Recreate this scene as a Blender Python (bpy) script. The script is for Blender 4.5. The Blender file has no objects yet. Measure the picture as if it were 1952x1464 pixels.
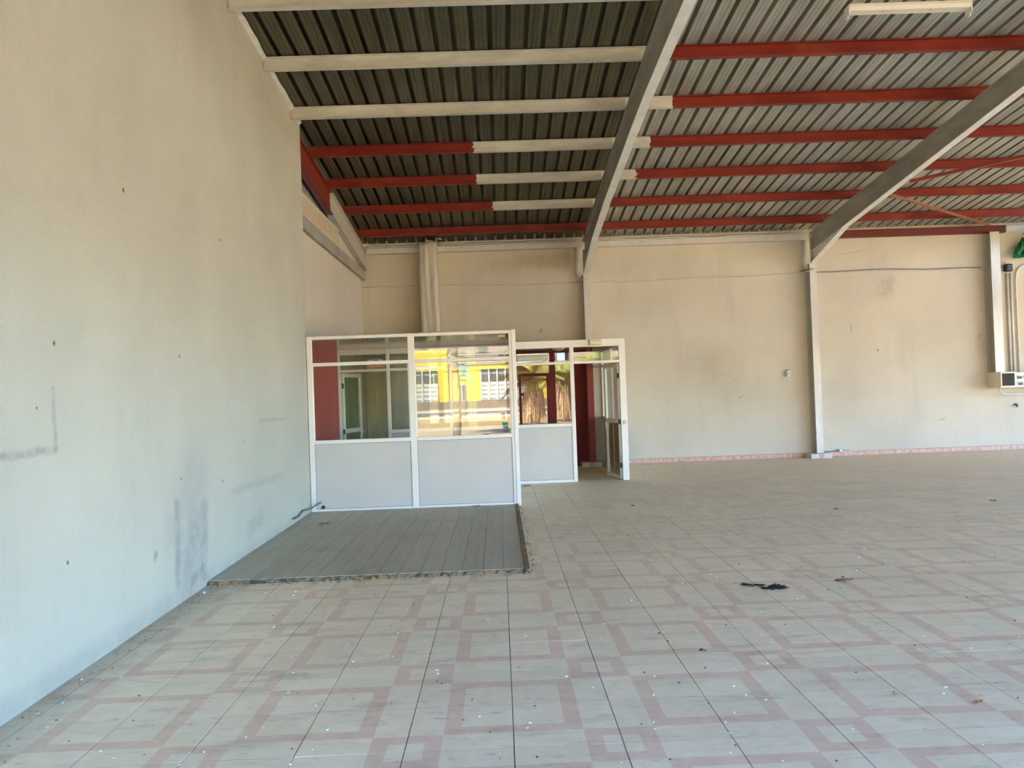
import bpy, bmesh, math, random
from mathutils import Matrix, Vector

random.seed(7)
S = bpy.context.scene
COL = S.collection

# ------------------------------------------------------------------ camera
H_CAM = 1.4502
RGT = Vector((0.99922, -0.01636, -0.03622)); UPV = Vector((0.03601, -0.01219, 0.99928)); FWD = Vector((0.01679, 0.99979, 0.01159))
RGT.normalize(); FWD = (FWD - FWD.dot(RGT) * RGT).normalized(); UPV = RGT.cross(FWD)
cam_d = bpy.data.cameras.new('camera'); cam = bpy.data.objects.new('camera', cam_d); COL.objects.link(cam)
cam_d.sensor_fit = 'HORIZONTAL'; cam_d.sensor_width = 36.0; cam_d.lens = 36.0 * 1500.0 / 1952.0
cam_d.clip_start = 0.05; cam_d.clip_end = 800
m = Matrix.Identity(4)
for i in range(3):
    m[i][0] = RGT[i]; m[i][1] = UPV[i]; m[i][2] = -FWD[i]
m[0][3], m[1][3], m[2][3] = 0.0, 0.0, H_CAM
cam.matrix_world = m
S.camera = cam

# ------------------------------------------------------------------ sky, sun, exposure
W = bpy.data.worlds.new('sky'); S.world = W; W.use_nodes = True
wn = W.node_tree.nodes; wl = W.node_tree.links
sky = wn.new('ShaderNodeTexSky'); sky.sky_type = 'NISHITA'
sky.sun_disc = False; sky.sun_elevation = math.radians(46); sky.sun_rotation = math.radians(-25)
sky.air_density = 1.0; sky.dust_density = 0.3; sky.ozone_density = 3.0
tint = wn.new('ShaderNodeMix'); tint.data_type = 'RGBA'; tint.blend_type = 'MULTIPLY'; tint.inputs[0].default_value = 1.0; tint.inputs[7].default_value = (0.74, 0.95, 1.20, 1)
wl.new(sky.outputs[0], tint.inputs[6]); wl.new(tint.outputs[2], wn['Background'].inputs[0]); wn['Background'].inputs[1].default_value = 0.27
sun_d = bpy.data.lights.new('sun', 'SUN'); sun_d.energy = 9.0; sun_d.angle = math.radians(0.55); sun_d.color = (1.0, 0.91, 0.66)
sun = bpy.data.objects.new('sun', sun_d); COL.objects.link(sun)
sdir = Vector((-math.sin(math.radians(25)) * math.cos(math.radians(46)), math.cos(math.radians(25)) * math.cos(math.radians(46)), math.sin(math.radians(46))))
sun.rotation_euler = (-sdir).to_track_quat('-Z', 'Y').to_euler()
sun.location = (-6, 20, 30)
S.view_settings.view_transform = 'Standard'; S.view_settings.look = 'None'
S.view_settings.gamma = 1.0; S.view_settings.use_curve_mapping = False
S.view_settings.exposure = 3.02
S.cycles.use_denoising = True
S.cycles.max_bounces = 10; S.cycles.diffuse_bounces = 6; S.cycles.glossy_bounces = 4
S.cycles.transparent_max_bounces = 20
S.cycles.sample_clamp_indirect = 8.0


# ------------------------------------------------------------------ node helpers
def srgb(r, g, b):
    f = lambda c: (c / 255) / 12.92 if c / 255 <= 0.04045 else ((c / 255 + 0.055) / 1.055) ** 2.4
    return (f(r), f(g), f(b), 1.0)


class NT:
    """small helper around one material's node tree"""
    def __init__(s, name):
        s.m = bpy.data.materials.new(name); s.m.use_nodes = True
        s.t = s.m.node_tree; s.n = s.t.nodes; s.l = s.t.links
        s.b = s.n['Principled BSDF']; s.out = s.n['Material Output']
        s.geo = None

    def new(s, t, **k):
        n = s.n.new(t)
        for a, v in k.items():
            setattr(n, a, v)
        return n

    def put(s, sock, v):
        if isinstance(v, bpy.types.NodeSocket):
            s.l.new(v, sock)
        else:
            if isinstance(v, (tuple, list)) and len(v) == 3 and sock.type == 'RGBA':
                v = (*v, 1.0)
            sock.default_value = v

    def math(s, op, a, b=0.0, c=0.0, clamp=False):
        n = s.new('ShaderNodeMath', operation=op, use_clamp=clamp)
        s.put(n.inputs[0], a); s.put(n.inputs[1], b)
        if op in ('MULTIPLY_ADD', 'COMPARE', 'WRAP', 'SMOOTH_MIN'):
            s.put(n.inputs[2], c)
        return n.outputs[0]

    def vmath(s, op, a, b=(0, 0, 0)):
        n = s.new('ShaderNodeVectorMath', operation=op)
        s.put(n.inputs[0], a)
        if op == 'SCALE':
            s.put(n.inputs[3], b)
        elif op not in ('LENGTH', 'NORMALIZE'):
            s.put(n.inputs[1], b)
        return n.outputs['Value'] if op in ('LENGTH', 'DOT_PRODUCT', 'DISTANCE') else n.outputs[0]

    def pos(s):
        if s.geo is None:
            s.geo = s.new('ShaderNodeNewGeometry')
        return s.geo.outputs['Position']

    def obj(s):
        return s.new('ShaderNodeTexCoord').outputs['Object']

    def xyz(s, v):
        n = s.new('ShaderNodeSeparateXYZ'); s.put(n.inputs[0], v); return n.outputs

    def comb(s, x, y, z):
        n = s.new('ShaderNodeCombineXYZ'); s.put(n.inputs[0], x); s.put(n.inputs[1], y); s.put(n.inputs[2], z); return n.outputs[0]

    def noise(s, v, scale=5.0, detail=4.0, rough=0.55, stretch=None, dist=0.0):
        if stretch:
            v = s.vmath('MULTIPLY', v, stretch)
        n = s.new('ShaderNodeTexNoise'); s.put(n.inputs['Vector'], v)
        n.inputs['Scale'].default_value = scale; n.inputs['Detail'].default_value = detail
        n.inputs['Roughness'].default_value = rough; n.inputs['Distortion'].default_value = dist
        return n.outputs['Fac']

    def ramp(s, f, lo, hi, a=0.0, b=1.0, smooth=True):
        n = s.new('ShaderNodeMapRange'); n.interpolation_type = 'SMOOTHSTEP' if smooth else 'LINEAR'
        s.put(n.inputs[0], f)
        for i, v in enumerate((lo, hi, a, b)):
            s.put(n.inputs[i + 1], v)
        return n.outputs[0]

    def mix(s, f, a, b, mode='MIX'):
        n = s.new('ShaderNodeMix', data_type='RGBA', blend_type=mode)
        s.put(n.inputs[0], f); s.put(n.inputs[6], a); s.put(n.inputs[7], b); return n.outputs[2]

    def bump(s, h, strength=0.3, dist=0.01):
        n = s.new('ShaderNodeBump'); s.put(n.inputs['Height'], h)
        n.inputs['Strength'].default_value = strength; n.inputs['Distance'].default_value = dist
        s.l.new(n.outputs[0], s.b.inputs['Normal'])

    def seg(s, p, a, b, w, soft):
        """soft stroke from a to b (3-D points), 1 inside"""
        ab = tuple(b[i] - a[i] for i in range(3)); l2 = max(1e-6, sum(q * q for q in ab))
        pa = s.vmath('SUBTRACT', p, a)
        h = s.math('DIVIDE', s.vmath('DOT_PRODUCT', pa, ab), l2, clamp=True)
        d = s.vmath('LENGTH', s.vmath('SUBTRACT', pa, s.vmath('SCALE', ab, h)))
        return s.ramp(d, w, w + soft, 1.0, 0.0)

    def done(s, color=None, rough=0.6, metal=0.0, spec=0.5):
        if color is not None:
            s.put(s.b.inputs['Base Color'], color)
        s.put(s.b.inputs['Roughness'], rough); s.put(s.b.inputs['Metallic'], metal)
        s.b.inputs['Specular IOR Level'].default_value = spec
        return s.m


def plain(name, col, rough=0.6, metal=0.0, var=0.08, scale=6.0, bump=0.0, spec=0.5, stretch=None):
    t = NT(name); p = t.pos()
    f = t.noise(p, scale, 5, 0.6, stretch)
    c = t.mix(t.ramp(f, 0.3, 0.7), tuple(q * (1 - var) for q in col[:3]) + (1,), tuple(min(1, q * (1 + var)) for q in col[:3]) + (1,))
    if bump:
        t.bump(t.noise(p, scale * 12, 3, 0.6), bump, 0.004)
    return t.done(c, rough, metal, spec)


# ------------------------------------------------------------------ materials
M = {}


def make_tile_mat():
    t = NT('marbled_floor_tile'); p = t.pos()
    uv = t.new('ShaderNodeUVMap'); uv.uv_map = 'UVMap'
    x = t.xyz(uv.outputs[0]); u, v = x[0], x[1]
    wob = t.math('MULTIPLY', t.math('SUBTRACT', t.noise(p, 14, 3), 0.5), 0.012)
    big = t.math('ADD', t.math('MAXIMUM', u, v), wob)
    sml = t.math('ADD', t.math('MAXIMUM', t.math('SUBTRACT', 1.0, u), t.math('SUBTRACT', 1.0, v)), wob)
    e = 0.006
    b1 = t.math('MULTIPLY', t.ramp(big, 0.5 - e, 0.5 + e), t.ramp(big, 0.667 - e, 0.667 + e, 1, 0))
    b2 = t.math('MULTIPLY', t.ramp(sml, 0.17 - e, 0.17 + e), t.ramp(sml, 0.333 - e, 0.333 + e, 1, 0))
    pink = t.math('MAXIMUM', b1, b2)
    vein = t.ramp(t.noise(p, 7, 6, 0.62, (1, 1, 1), 0.8), 0.35, 0.7)
    grey = t.mix(vein, (0.880, 0.705, 0.475), (0.940, 0.785, 0.550))
    pk = t.mix(vein, (0.780, 0.530, 0.360), (0.850, 0.610, 0.430))
    c = t.mix(pink, grey, pk)
    # worn film of dust, thicker towards the rear of the hall where nobody walks
    y = t.xyz(p)[1]
    dn = t.noise(p, 1.1, 6, 0.65, (0.55, 1.4, 1))
    dust = t.math('ADD', t.ramp(y, 4.2, 10.5, 0.06, 0.80), t.math('MULTIPLY', t.math('SUBTRACT', dn, 0.5), 0.75), clamp=True)
    c = t.mix(dust, c, (0.790, 0.655, 0.455))
    sm = t.ramp(t.noise(p, 3.3, 7, 0.7, (0.6, 2.2, 1)), 0.52, 0.72)
    c = t.mix(t.math('MULTIPLY', sm, 0.52), c, (0.42, 0.345, 0.25))
    sm2 = t.ramp(t.noise(p, 11, 7, 0.72, (0.7, 2.0, 1), 0.4), 0.55, 0.70)
    c = t.mix(t.math('MULTIPLY', sm2, 0.42), c, (0.36, 0.29, 0.21))
    scr = t.ramp(t.noise(p, 5, 6, 0.7, (0.35, 3.0, 1)), 0.60, 0.72)
    c = t.mix(t.math('MULTIPLY', scr, 0.22), c, (0.86, 0.80, 0.68))
    grime = t.ramp(t.noise(p, 46, 4, 0.6), 0.66, 0.80)
    c = t.mix(t.math('MULTIPLY', grime, 0.35), c, (0.17, 0.145, 0.12))
    # dirt swept up along the foot of the long wall
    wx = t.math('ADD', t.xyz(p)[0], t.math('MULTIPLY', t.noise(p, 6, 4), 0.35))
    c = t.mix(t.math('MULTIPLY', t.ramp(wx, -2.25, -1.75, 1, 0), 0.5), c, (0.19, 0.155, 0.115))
    ri = t.new('ShaderNodeObjectInfo').outputs['Random']
    hs = t.new('ShaderNodeHueSaturation'); t.put(hs.inputs['Color'], c)
    t.put(hs.inputs['Value'], t.ramp(ri, 0, 1, 0.95, 1.05, False)); c = hs.outputs[0]
    r = t.math('ADD', t.ramp(dust, 0, 1, 0.34, 0.62), t.math('MULTIPLY', t.noise(p, 9, 4), 0.10))
    t.bump(t.noise(p, 120, 3), 0.06, 0.002)
    return t.done(c, r, 0, 0.5)


def plaster(name, stains, base=(0.500, 0.475, 0.385), bump=0.55):
    t = NT(name); p = t.pos()
    n1 = t.noise(p, 0.55, 6, 0.62)
    c = t.mix(t.ramp(n1, 0.3, 0.72), tuple(q * 0.90 for q in base), tuple(q * 1.05 for q in base))
    drip = t.ramp(t.noise(p, 1.6, 6, 0.65, (1.6, 1.6, 0.22)), 0.50, 0.74)
    c = t.mix(t.math('MULTIPLY', drip, 0.20), c, (0.36, 0.33, 0.29))
    patch = t.ramp(t.noise(p, 2.3, 5, 0.7), 0.56, 0.70)
    c = t.mix(t.math('MULTIPLY', patch, 0.16), c, (0.44, 0.42, 0.385))
    jit = t.new('ShaderNodeTexNoise'); t.put(jit.inputs['Vector'], p); jit.inputs['Scale'].default_value = 11; jit.inputs['Detail'].default_value = 4
    pj = t.vmath('ADD', p, t.vmath('SCALE', t.vmath('SUBTRACT', jit.outputs['Color'], (0.5, 0.5, 0.5)), 0.035))
    brk = t.ramp(t.noise(p, 9, 5, 0.7), 0.36, 0.60)
    for (a, b, w, soft, k, colr, ragged) in stains:
        msk = t.seg(pj if ragged else p, a, b, w, soft)
        if ragged:
            msk = t.math('MULTIPLY', msk, t.math('ADD', 0.45, t.math('MULTIPLY', brk, 0.55)))
        c = t.mix(t.math('MULTIPLY', msk, k), c, colr)
    h = t.math('ADD', t.noise(p, 55, 5, 0.6), t.math('MULTIPLY', t.noise(p, 5, 3), 0.8))
    t.bump(h, bump, 0.008)
    return t.done(c, 0.88, 0, 0.2)


GRY = (0.16, 0.155, 0.155)
XL = -2.40


def L(y, z):
    return (-2.355 - 0.01475 * (y - 3.9), y, z)


left_stains = [
    (L(4.215, 1.25), L(4.205, 1.56), 0.004, 0.028, 0.60, (0.27, 0.26, 0.245), True),
    (L(3.2, 1.236), L(4.22, 1.238), 0.006, 0.026, 0.62, (0.24, 0.23, 0.21), True),
    (L(5.78, 0.16), L(5.80, 0.72), 0.01, 0.07, 0.50, (0.22, 0.22, 0.24), True),
    (L(6.30, 0.10), L(6.36, 0.62), 0.02, 0.09, 0.42, (0.22, 0.22, 0.24), True),
    (L(6.02, 0.22), L(6.16, 0.42), 0.05, 0.30, 0.38, (0.22, 0.22, 0.235), True),
    (L(6.05, 0.10), L(6.28, 0.16), 0.01, 0.05, 0.45, (0.16, 0.16, 0.17), True),
    (L(5.95, 0.55), L(6.15, 0.85), 0.10, 0.40, 0.28, (0.25, 0.25, 0.27), True),
    (L(7.95, 1.268), L(8.85, 1.256), 0.006, 0.025, 0.42, (0.27, 0.26, 0.24), True),
    (L(7.05, 0.66), L(8.75, 0.645), 0.006, 0.05, 0.36, (0.27, 0.28, 0.28), True),
    (L(7.5, 0.25), L(7.9, 0.30), 0.03, 0.10, 0.35, (0.26, 0.26, 0.25), True),
    (L(4.53, 2.68), L(6.94, 2.886), 0.001, 0.010, 0.16, (0.36, 0.32, 0.26), False),
    (L(3.9, 2.55), L(4.6, 2.68), 0.02, 0.10, 0.16, (0.36, 0.34, 0.30), True),
    (L(8.8, 3.9), L(8.95, 4.2), 0.05, 0.25, 0.20, (0.38, 0.36, 0.31), True),
    (L(5.4, 0.42), L(5.42, 0.44), 0.012, 0.03, 0.5, GRY, True),
    (L(9.6, 0.7), L(9.9, 2.2), 0.05, 0.25, 0.16, (0.38, 0.37, 0.34), True),
    (L(3.0, 0.05), L(10.1, 0.02), 0.02, 0.10, 0.35, (0.30, 0.29, 0.27), True),
]
for (yy, zz, rr) in ((4.229, 1.802, .014), (5.936, 1.813, .012), (6.941, 2.886, .016), (5.095, 2.846, .016), (4.05, 1.46, .008), (8.3, 1.72, .01), (9.0, 1.69, .01), (4.3, 0.62, .012), (5.9, 0.9, .01), (7.4, 1.1, .01), (6.8, 0.78, .012)):
    left_stains.append((L(yy, zz), L(yy, zz + 0.004), rr * 0.5, rr * 0.7, 0.85, (0.09, 0.075, 0.06), False))
B = lambda x, z: (x, 15.2, z)
back_stains = [
    (B(0.55, 3.98), B(1.45, 4.02), 0.02, 0.16, 0.40, (0.42, 0.28, 0.12), True),
    (B(0.9, 3.9), B(1.35, 3.88), 0.01, 0.10, 0.35, (0.36, 0.24, 0.11), True),
    (B(0.05, 3.95), B(0.4, 3.9), 0.05, 0.15, 0.25, (0.38, 0.30, 0.18), True),
    (B(3.85, 1.92), B(4.5, 1.45), 0.05, 0.55, 0.22, (0.40, 0.34, 0.25), True),
    (B(4.15, 1.72), B(4.16, 1.95), 0.02, 0.30, 0.22, (0.34, 0.29, 0.21), True),
    (B(7.6, 3.18), B(7.66, 3.36), 0.01, 0.22, 0.42, (0.27, 0.25, 0.22), True),
    (B(7.5, 3.3), B(7.4, 4.1), 0.02, 0.40, 0.16, (0.32, 0.30, 0.26), True),
    (B(6.7, 3.92), B(7.25, 3.98), 0.004, 0.015, 0.5, (0.34, 0.31, 0.26), True),
    (B(9.4, 2.2), B(9.42, 2.25), 0.03, 0.03, 0.55, (0.50, 0.36, 0.10), True),
    (B(6.9, 2.43), B(6.9, 2.52), 0.012, 0.01, 0.5, (0.25, 0.24, 0.2), False),
    (B(7.4, 2.02), B(7.4, 2.03), 0.012, 0.012, 0.7, (0.16, 0.14, 0.12), False),
    (B(8.55, 0.62), B(8.66, 0.66), 0.006, 0.02, 0.6, (0.25, 0.24, 0.22), True),
    (B(4.66, 1.20), B(4.72, 1.23), 0.008, 0.012, 0.6, (0.40, 0.18, 0.10), True),
    (B(0.83, 2.60), B(0.86, 2.66), 0.012, 0.02, 0.6, (0.16, 0.13, 0.09), True),
    (B(-2.4, 2.45), B(1.6, 2.42), 0.10, 0.55, 0.22, (0.40, 0.33, 0.24), True),
    (B(2.2, 0.5), B(2.5, 0.3), 0.1, 0.3, 0.18, (0.36, 0.34, 0.30), True),
    (B(6.5, 1.35), B(6.9, 1.25), 0.06, 0.3, 0.16, (0.36, 0.34, 0.31), True),
]


def make_sheet_mat(name, lo, hi, blot):
    t = NT(name); p = t.pos()
    st = t.noise(p, 2.2, 6, 0.7, (9, 0.35, 1))
    big = t.noise(p, 0.8, 5, 0.6)
    c = t.mix(t.ramp(st, 0.3, 0.7), lo, hi)
    c = t.mix(t.math('MULTIPLY', t.ramp(big, 0.48, 0.66), 0.5), c, blot)
    ri = t.new('ShaderNodeObjectInfo').outputs['Random']
    hs = t.new('ShaderNodeHueSaturation'); t.put(hs.inputs['Color'], c); t.put(hs.inputs['Value'], t.ramp(ri, 0, 1, 0.9, 1.12, False))
    return t.done(hs.outputs[0], t.ramp(st, 0.2, 0.8, 0.42, 0.60), 0.55, 0.5)


def make_purlin_mat():
    t = NT('painted_purlin_steel'); p = t.pos()
    x = t.xyz(p)
    a0 = t.new('ShaderNodeAttribute', attribute_type='OBJECT'); a0.attribute_name = 'paint_from'
    a1 = t.new('ShaderNodeAttribute', attribute_type='OBJECT'); a1.attribute_name = 'paint_to'
    edge = t.math('MULTIPLY', t.math('SUBTRACT', t.noise(p, 13, 4, 0.6), 0.5), 0.22)
    xx = t.math('ADD', x[0], edge)
    silver = t.math('MULTIPLY', t.math('GREATER_THAN', xx, a0.outputs['Fac']), t.math('LESS_THAN', xx, a1.outputs['Fac']))
    n = t.noise(p, 3, 5, 0.65, (0.5, 2, 2))
    red = t.mix(t.ramp(n, 0.3, 0.7), (0.150, 0.009, 0.003), (0.235, 0.020, 0.006))
    red = t.mix(t.math('MULTIPLY', t.ramp(t.noise(p, 1.3, 4), 0.56, 0.7), 0.45), red, (0.25, 0.055, 0.012))
    sil = t.mix(t.ramp(n, 0.3, 0.7), (0.52, 0.485, 0.40), (0.70, 0.665, 0.57))
    c = t.mix(silver, red, sil)
    t.bump(t.noise(p, 60, 3), 0.08, 0.002)
    return t.done(c, 0.48, 0, 0.4)


def make_column_mat(name, split=None):
    t = NT(name); p = t.pos()
    n = t.noise(p, 2.5, 5, 0.65, (2, 2, 0.5))
    sil = t.mix(t.ramp(n, 0.3, 0.7), (0.46, 0.44, 0.39), (0.58, 0.56, 0.50))
    sil = t.mix(t.math('MULTIPLY', t.ramp(t.noise(p, 8, 5, 0.7), 0.6, 0.72), 0.35), sil, (0.33, 0.31, 0.28))
    c = sil
    if split is not None:
        red = t.mix(t.ramp(n, 0.3, 0.7), (0.165, 0.006, 0.006), (0.215, 0.010, 0.009))
        c = t.mix(t.math('LESS_THAN', t.xyz(p)[2], split), sil, red)
    return t.done(c, 0.38, 0.15, 0.5)


def make_rafter_mat():
    t = NT('rafter_grey_paint'); p = t.pos()
    n = t.noise(p, 2.5, 5, 0.65, (2, 0.6, 2))
    c = t.mix(t.ramp(n, 0.3, 0.7), (0.30, 0.285, 0.245), (0.42, 0.40, 0.35))
    c = t.mix(t.math('MULTIPLY', t.ramp(t.noise(p, 18, 4), 0.62, 0.72), 0.4), c, (0.25, 0.23, 0.20))
    return t.done(c, 0.5, 0.1, 0.4)


def make_gable_rafter_mat():
    t = NT('gable_rafter_red_and_grey'); p = t.pos()
    e = t.math('MULTIPLY', t.math('SUBTRACT', t.noise(p, 12, 3), 0.5), 0.15)
    f = t.math('GREATER_THAN', t.math('ADD', t.xyz(p)[1], e), 12.13)
    c = t.mix(f, (0.21, 0.030, 0.014), (0.52, 0.50, 0.44))
    return t.done(c, 0.5)


def make_glass(tint=(0.95, 0.97, 0.95), grime=0.006):
    t = NT('window_glass'); t.n.remove(t.b)
    lw = t.new('ShaderNodeLayerWeight'); lw.inputs['Blend'].default_value = 0.5
    f = t.math('POWER', lw.outputs['Facing'], 5.0)
    f = t.math('ADD', 0.037, t.math('MULTIPLY', f, 0.94), clamp=True)
    tr = t.new('ShaderNodeBsdfTransparent'); tr.inputs[0].default_value = (*tint, 1)
    gl = t.new('ShaderNodeBsdfGlossy'); gl.inputs['Roughness'].default_value = 0.0; gl.inputs['Color'].default_value = (1, 1, 1, 1)
    mx = t.new('ShaderNodeMixShader'); t.put(mx.inputs[0], f); t.l.new(tr.outputs[0], mx.inputs[1]); t.l.new(gl.outputs[0], mx.inputs[2])
    df = t.new('ShaderNodeBsdfDiffuse'); df.inputs[0].default_value = (0.6, 0.58, 0.52, 1)
    g = t.math('MULTIPLY', t.ramp(t.noise(t.pos(), 3, 5, 0.7), 0.4, 0.8), grime)
    m2 = t.new('ShaderNodeMixShader'); t.put(m2.inputs[0], g); t.l.new(mx.outputs[0], m2.inputs[1]); t.l.new(df.outputs[0], m2.inputs[2])
    t.l.new(m2.outputs[0], t.out.inputs[0])
    return t.m


def make_skirting_mat():
    t = NT('pink_skirting_tile'); p = t.pos(); x = t.xyz(p)
    n = t.noise(p, 14, 5, 0.7)
    c = t.mix(t.ramp(n, 0.35, 0.65), (0.50, 0.255, 0.19), (0.60, 0.36, 0.28))
    # a small pale ring motif every 15 cm
    fx = t.math('SUBTRACT', t.math('FRACT', t.math('DIVIDE', x[0], 0.15)), 0.5)
    d = t.vmath('LENGTH', t.comb(t.math('MULTIPLY', fx, 0.15), t.math('SUBTRACT', x[2], 0.045), 0.0))
    ring = t.math('MULTIPLY', t.ramp(d, 0.012, 0.017), t.ramp(d, 0.024, 0.029, 1, 0))
    c = t.mix(t.math('MULTIPLY', ring, 0.7), c, (0.68, 0.58, 0.49))
    return t.done(c, 0.35)


def make_vinyl():
    t = NT('grey_vinyl_plank'); p = t.pos()
    n = t.noise(p, 3, 6, 0.65, (6, 0.5, 1))
    c = t.mix(t.ramp(n, 0.3, 0.7), (0.410, 0.360, 0.265), (0.480, 0.425, 0.325))
    sp = t.ramp(t.noise(p, 40, 4), 0.66, 0.76)
    c = t.mix(t.math('MULTIPLY', sp, 0.3), c, (0.36, 0.34, 0.29))
    c = t.mix(t.math('MULTIPLY', t.ramp(t.noise(p, 1.5, 4), 0.5, 0.7), 0.25), c, (0.24, 0.20, 0.14))
    ri = t.new('ShaderNodeObjectInfo').outputs['Random']
    hs = t.new('ShaderNodeHueSaturation'); t.put(hs.inputs['Color'], c); t.put(hs.inputs['Value'], t.ramp(ri, 0, 1, 0.95, 1.06, False))
    return t.done(hs.outputs[0], 0.55, 0, 0.4)


def make_plinth_mat(xc):
    t = NT('plinth_tile'); x = t.xyz(t.pos())
    d = t.math('ABSOLUTE', t.math('SUBTRACT', x[0], xc))
    c = t.mix(t.math('LESS_THAN', d, 0.045), (0.55, 0.53, 0.46), (0.47, 0.30, 0.27))
    return t.done(c, 0.4)


def make_edge_mat():
    t = NT('platform_edging'); p = t.pos()
    f = t.ramp(t.noise(p, 4.5, 5, 0.7), 0.52, 0.60)
    c = t.mix(f, (0.215, 0.155, 0.095), (0.36, 0.22, 0.07))
    c = t.mix(t.ramp(t.noise(p, 25, 4), 0.5, 0.6), c, (0.075, 0.06, 0.045))
    t.bump(t.noise(p, 40, 4), 0.6, 0.01)
    return t.done(c, 0.85)


def make_red_wall(name='red_wall_paint', lo=(0.32, 0.020, 0.014), hi=(0.43, 0.042, 0.030)):
    t = NT(name); p = t.pos()
    n = t.noise(p, 2.2, 6, 0.65, (1.5, 1.5, 0.4))
    c = t.mix(t.ramp(n, 0.3, 0.7), lo, hi)
    return t.done(c, 0.7)


def make_ochre_wall():
    t = NT('ochre_streaked_wall'); p = t.pos()
    n = t.noise(p, 2.0, 7, 0.7, (2.2, 2.2, 0.35))
    c = t.mix(t.ramp(n, 0.3, 0.72), (0.48, 0.41, 0.10), (0.76, 0.66, 0.25))
    return t.done(c, 0.8)


def make_ground():
    t = NT('sandy_ground'); p = t.pos(); y = t.xyz(p)[1]
    n = t.noise(p, 0.35, 7, 0.7)
    c = t.mix(t.ramp(n, 0.3, 0.7), (0.49, 0.345, 0.175), (0.64, 0.465, 0.245))
    c = t.mix(t.math('MULTIPLY', t.ramp(t.noise(p, 6, 4), 0.5, 0.65), 0.25), c, (0.36, 0.24, 0.14))
    return t.done(c, 0.95, 0, 0.1)


M['tile'] = make_tile_mat()
M['grout'] = plain('dark_grout', (0.16, 0.145, 0.125), 0.9, var=0.45, scale=5)
M['joint'] = plain('pale_joint_filler', (0.62, 0.585, 0.52), 0.85, var=0.28, scale=4)
M['left'] = plaster('long_wall_plaster', left_stains)
M['back'] = plaster('back_wall_plaster', back_stains, (0.615, 0.555, 0.440), 0.35)
M['gable'] = plaster('gable_wall_plaster', [((-2.55, 10.2, 2.3), (-2.55, 15.0, 2.3), 0.1, 0.4, 0.2, (0.38, 0.33, 0.25), True)], (0.60, 0.54, 0.45), 0.35)
M['band'] = plaster('peeling_band_plaster', [((-2.5, 10.0, 4.02), (-2.5, 12.9, 4.06), 0.06, 0.12, 0.6, (0.44, 0.31, 0.18), True)], (0.60, 0.53, 0.43), 0.6)
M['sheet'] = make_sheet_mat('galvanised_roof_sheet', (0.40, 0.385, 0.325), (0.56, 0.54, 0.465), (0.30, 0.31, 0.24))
M['sheet_olive'] = make_sheet_mat('dark_olive_roof_sheet', (0.105, 0.092, 0.055), (0.175, 0.158, 0.10), (0.085, 0.092, 0.05))  # darker olive tone for the sheets left of the first full rafter
M['clad'] = plain('gable_cladding_metal', (0.34, 0.33, 0.30), 0.45, 0.4, 0.1, 4)
M['purlin'] = make_purlin_mat()
M['col'] = make_column_mat('column_silver_paint')
M['col_red'] = make_column_mat('column_half_red', 2.235)
M['rafter'] = make_rafter_mat()
M['rafter_white'] = plain('rafter_white_flange', (0.74, 0.72, 0.66), 0.45, 0, 0.08, 5)  # bottom flanges and haunches, paler than the rafter web
M['rafter0'] = make_gable_rafter_mat()
M['red_steel'] = plain('red_oxide_steel', (0.21, 0.022, 0.012), 0.5, 0, 0.25, 4)
M['brown_steel'] = plain('brown_oxide_steel', (0.23, 0.085, 0.030), 0.55, 0, 0.25, 6)
M['dark_red'] = plain('dark_red_beam', (0.13, 0.010, 0.008), 0.5, 0, 0.2, 4)
M['white'] = plain('white_lacquered_aluminium', (0.80, 0.77, 0.70), 0.33, 0, 0.03, 3)
M['panel'] = plain('white_infill_panel', (0.57, 0.535, 0.47), 0.42, 0, 0.03, 1.5)
M['gasket'] = plain('grey_gasket', (0.30, 0.29, 0.27), 0.7, 0, 0.1, 9)
M['glass'] = make_glass()
M['glass_green'] = make_glass((0.74, 0.86, 0.62), 0.01)
M['office_ceil'] = plain('glossy_ceiling_panel', (0.50, 0.485, 0.44), 0.10, 0, 0.03, 2, spec=0.9)
M['red_wall'] = make_red_wall()
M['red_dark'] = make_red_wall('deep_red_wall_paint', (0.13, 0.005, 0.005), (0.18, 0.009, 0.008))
M['ochre'] = make_ochre_wall()
M['cream_wall'] = plain('cream_wall_paint', (0.58, 0.55, 0.44), 0.7, 0, 0.06, 3)
M['skirting'] = make_skirting_mat()
M['vinyl'] = make_vinyl()
M['edge'] = make_edge_mat()
M['pvc'] = plain('white_pvc', (0.62, 0.60, 0.55), 0.4, 0, 0.06, 8)
M['cream_plastic'] = plain('cream_plastic', (0.62, 0.54, 0.36), 0.4, 0, 0.06, 12)
M['white_plastic'] = plain('white_plastic', (0.72, 0.70, 0.66), 0.35, 0, 0.03, 12)
M['black_plastic'] = plain('black_plastic', (0.012, 0.012, 0.013), 0.4, 0, 0.2, 12)
M['cable'] = plain('old_white_cable', (0.56, 0.53, 0.46), 0.5, 0, 0.1, 5)
M['cable_dark'] = plain('grey_cable', (0.16, 0.155, 0.15), 0.6, 0, 0.2, 8)
M['lamp_cream'] = plain('cream_enamel', (0.72, 0.66, 0.52), 0.35, 0, 0.06, 4)
M['steel'] = plain('bare_steel', (0.45, 0.44, 0.42), 0.35, 0.8, 0.1, 8)
M['foil'] = plain('dull_wrapping_film', (0.56, 0.52, 0.43), 0.45, 0, 0.14, 3, 0.15, stretch=(4, 4, 0.4))
M['leaf_dark'] = plain('black_leaf_litter', (0.020, 0.018, 0.016), 0.9, 0, 0.4, 40)
M['leaf_brown'] = plain('dry_brown_leaf', (0.20, 0.105, 0.045), 0.8, 0, 0.4, 30)
M['leaf_tan'] = plain('tan_dry_leaf', (0.30, 0.20, 0.09), 0.8, 0, 0.3, 30)
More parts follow.
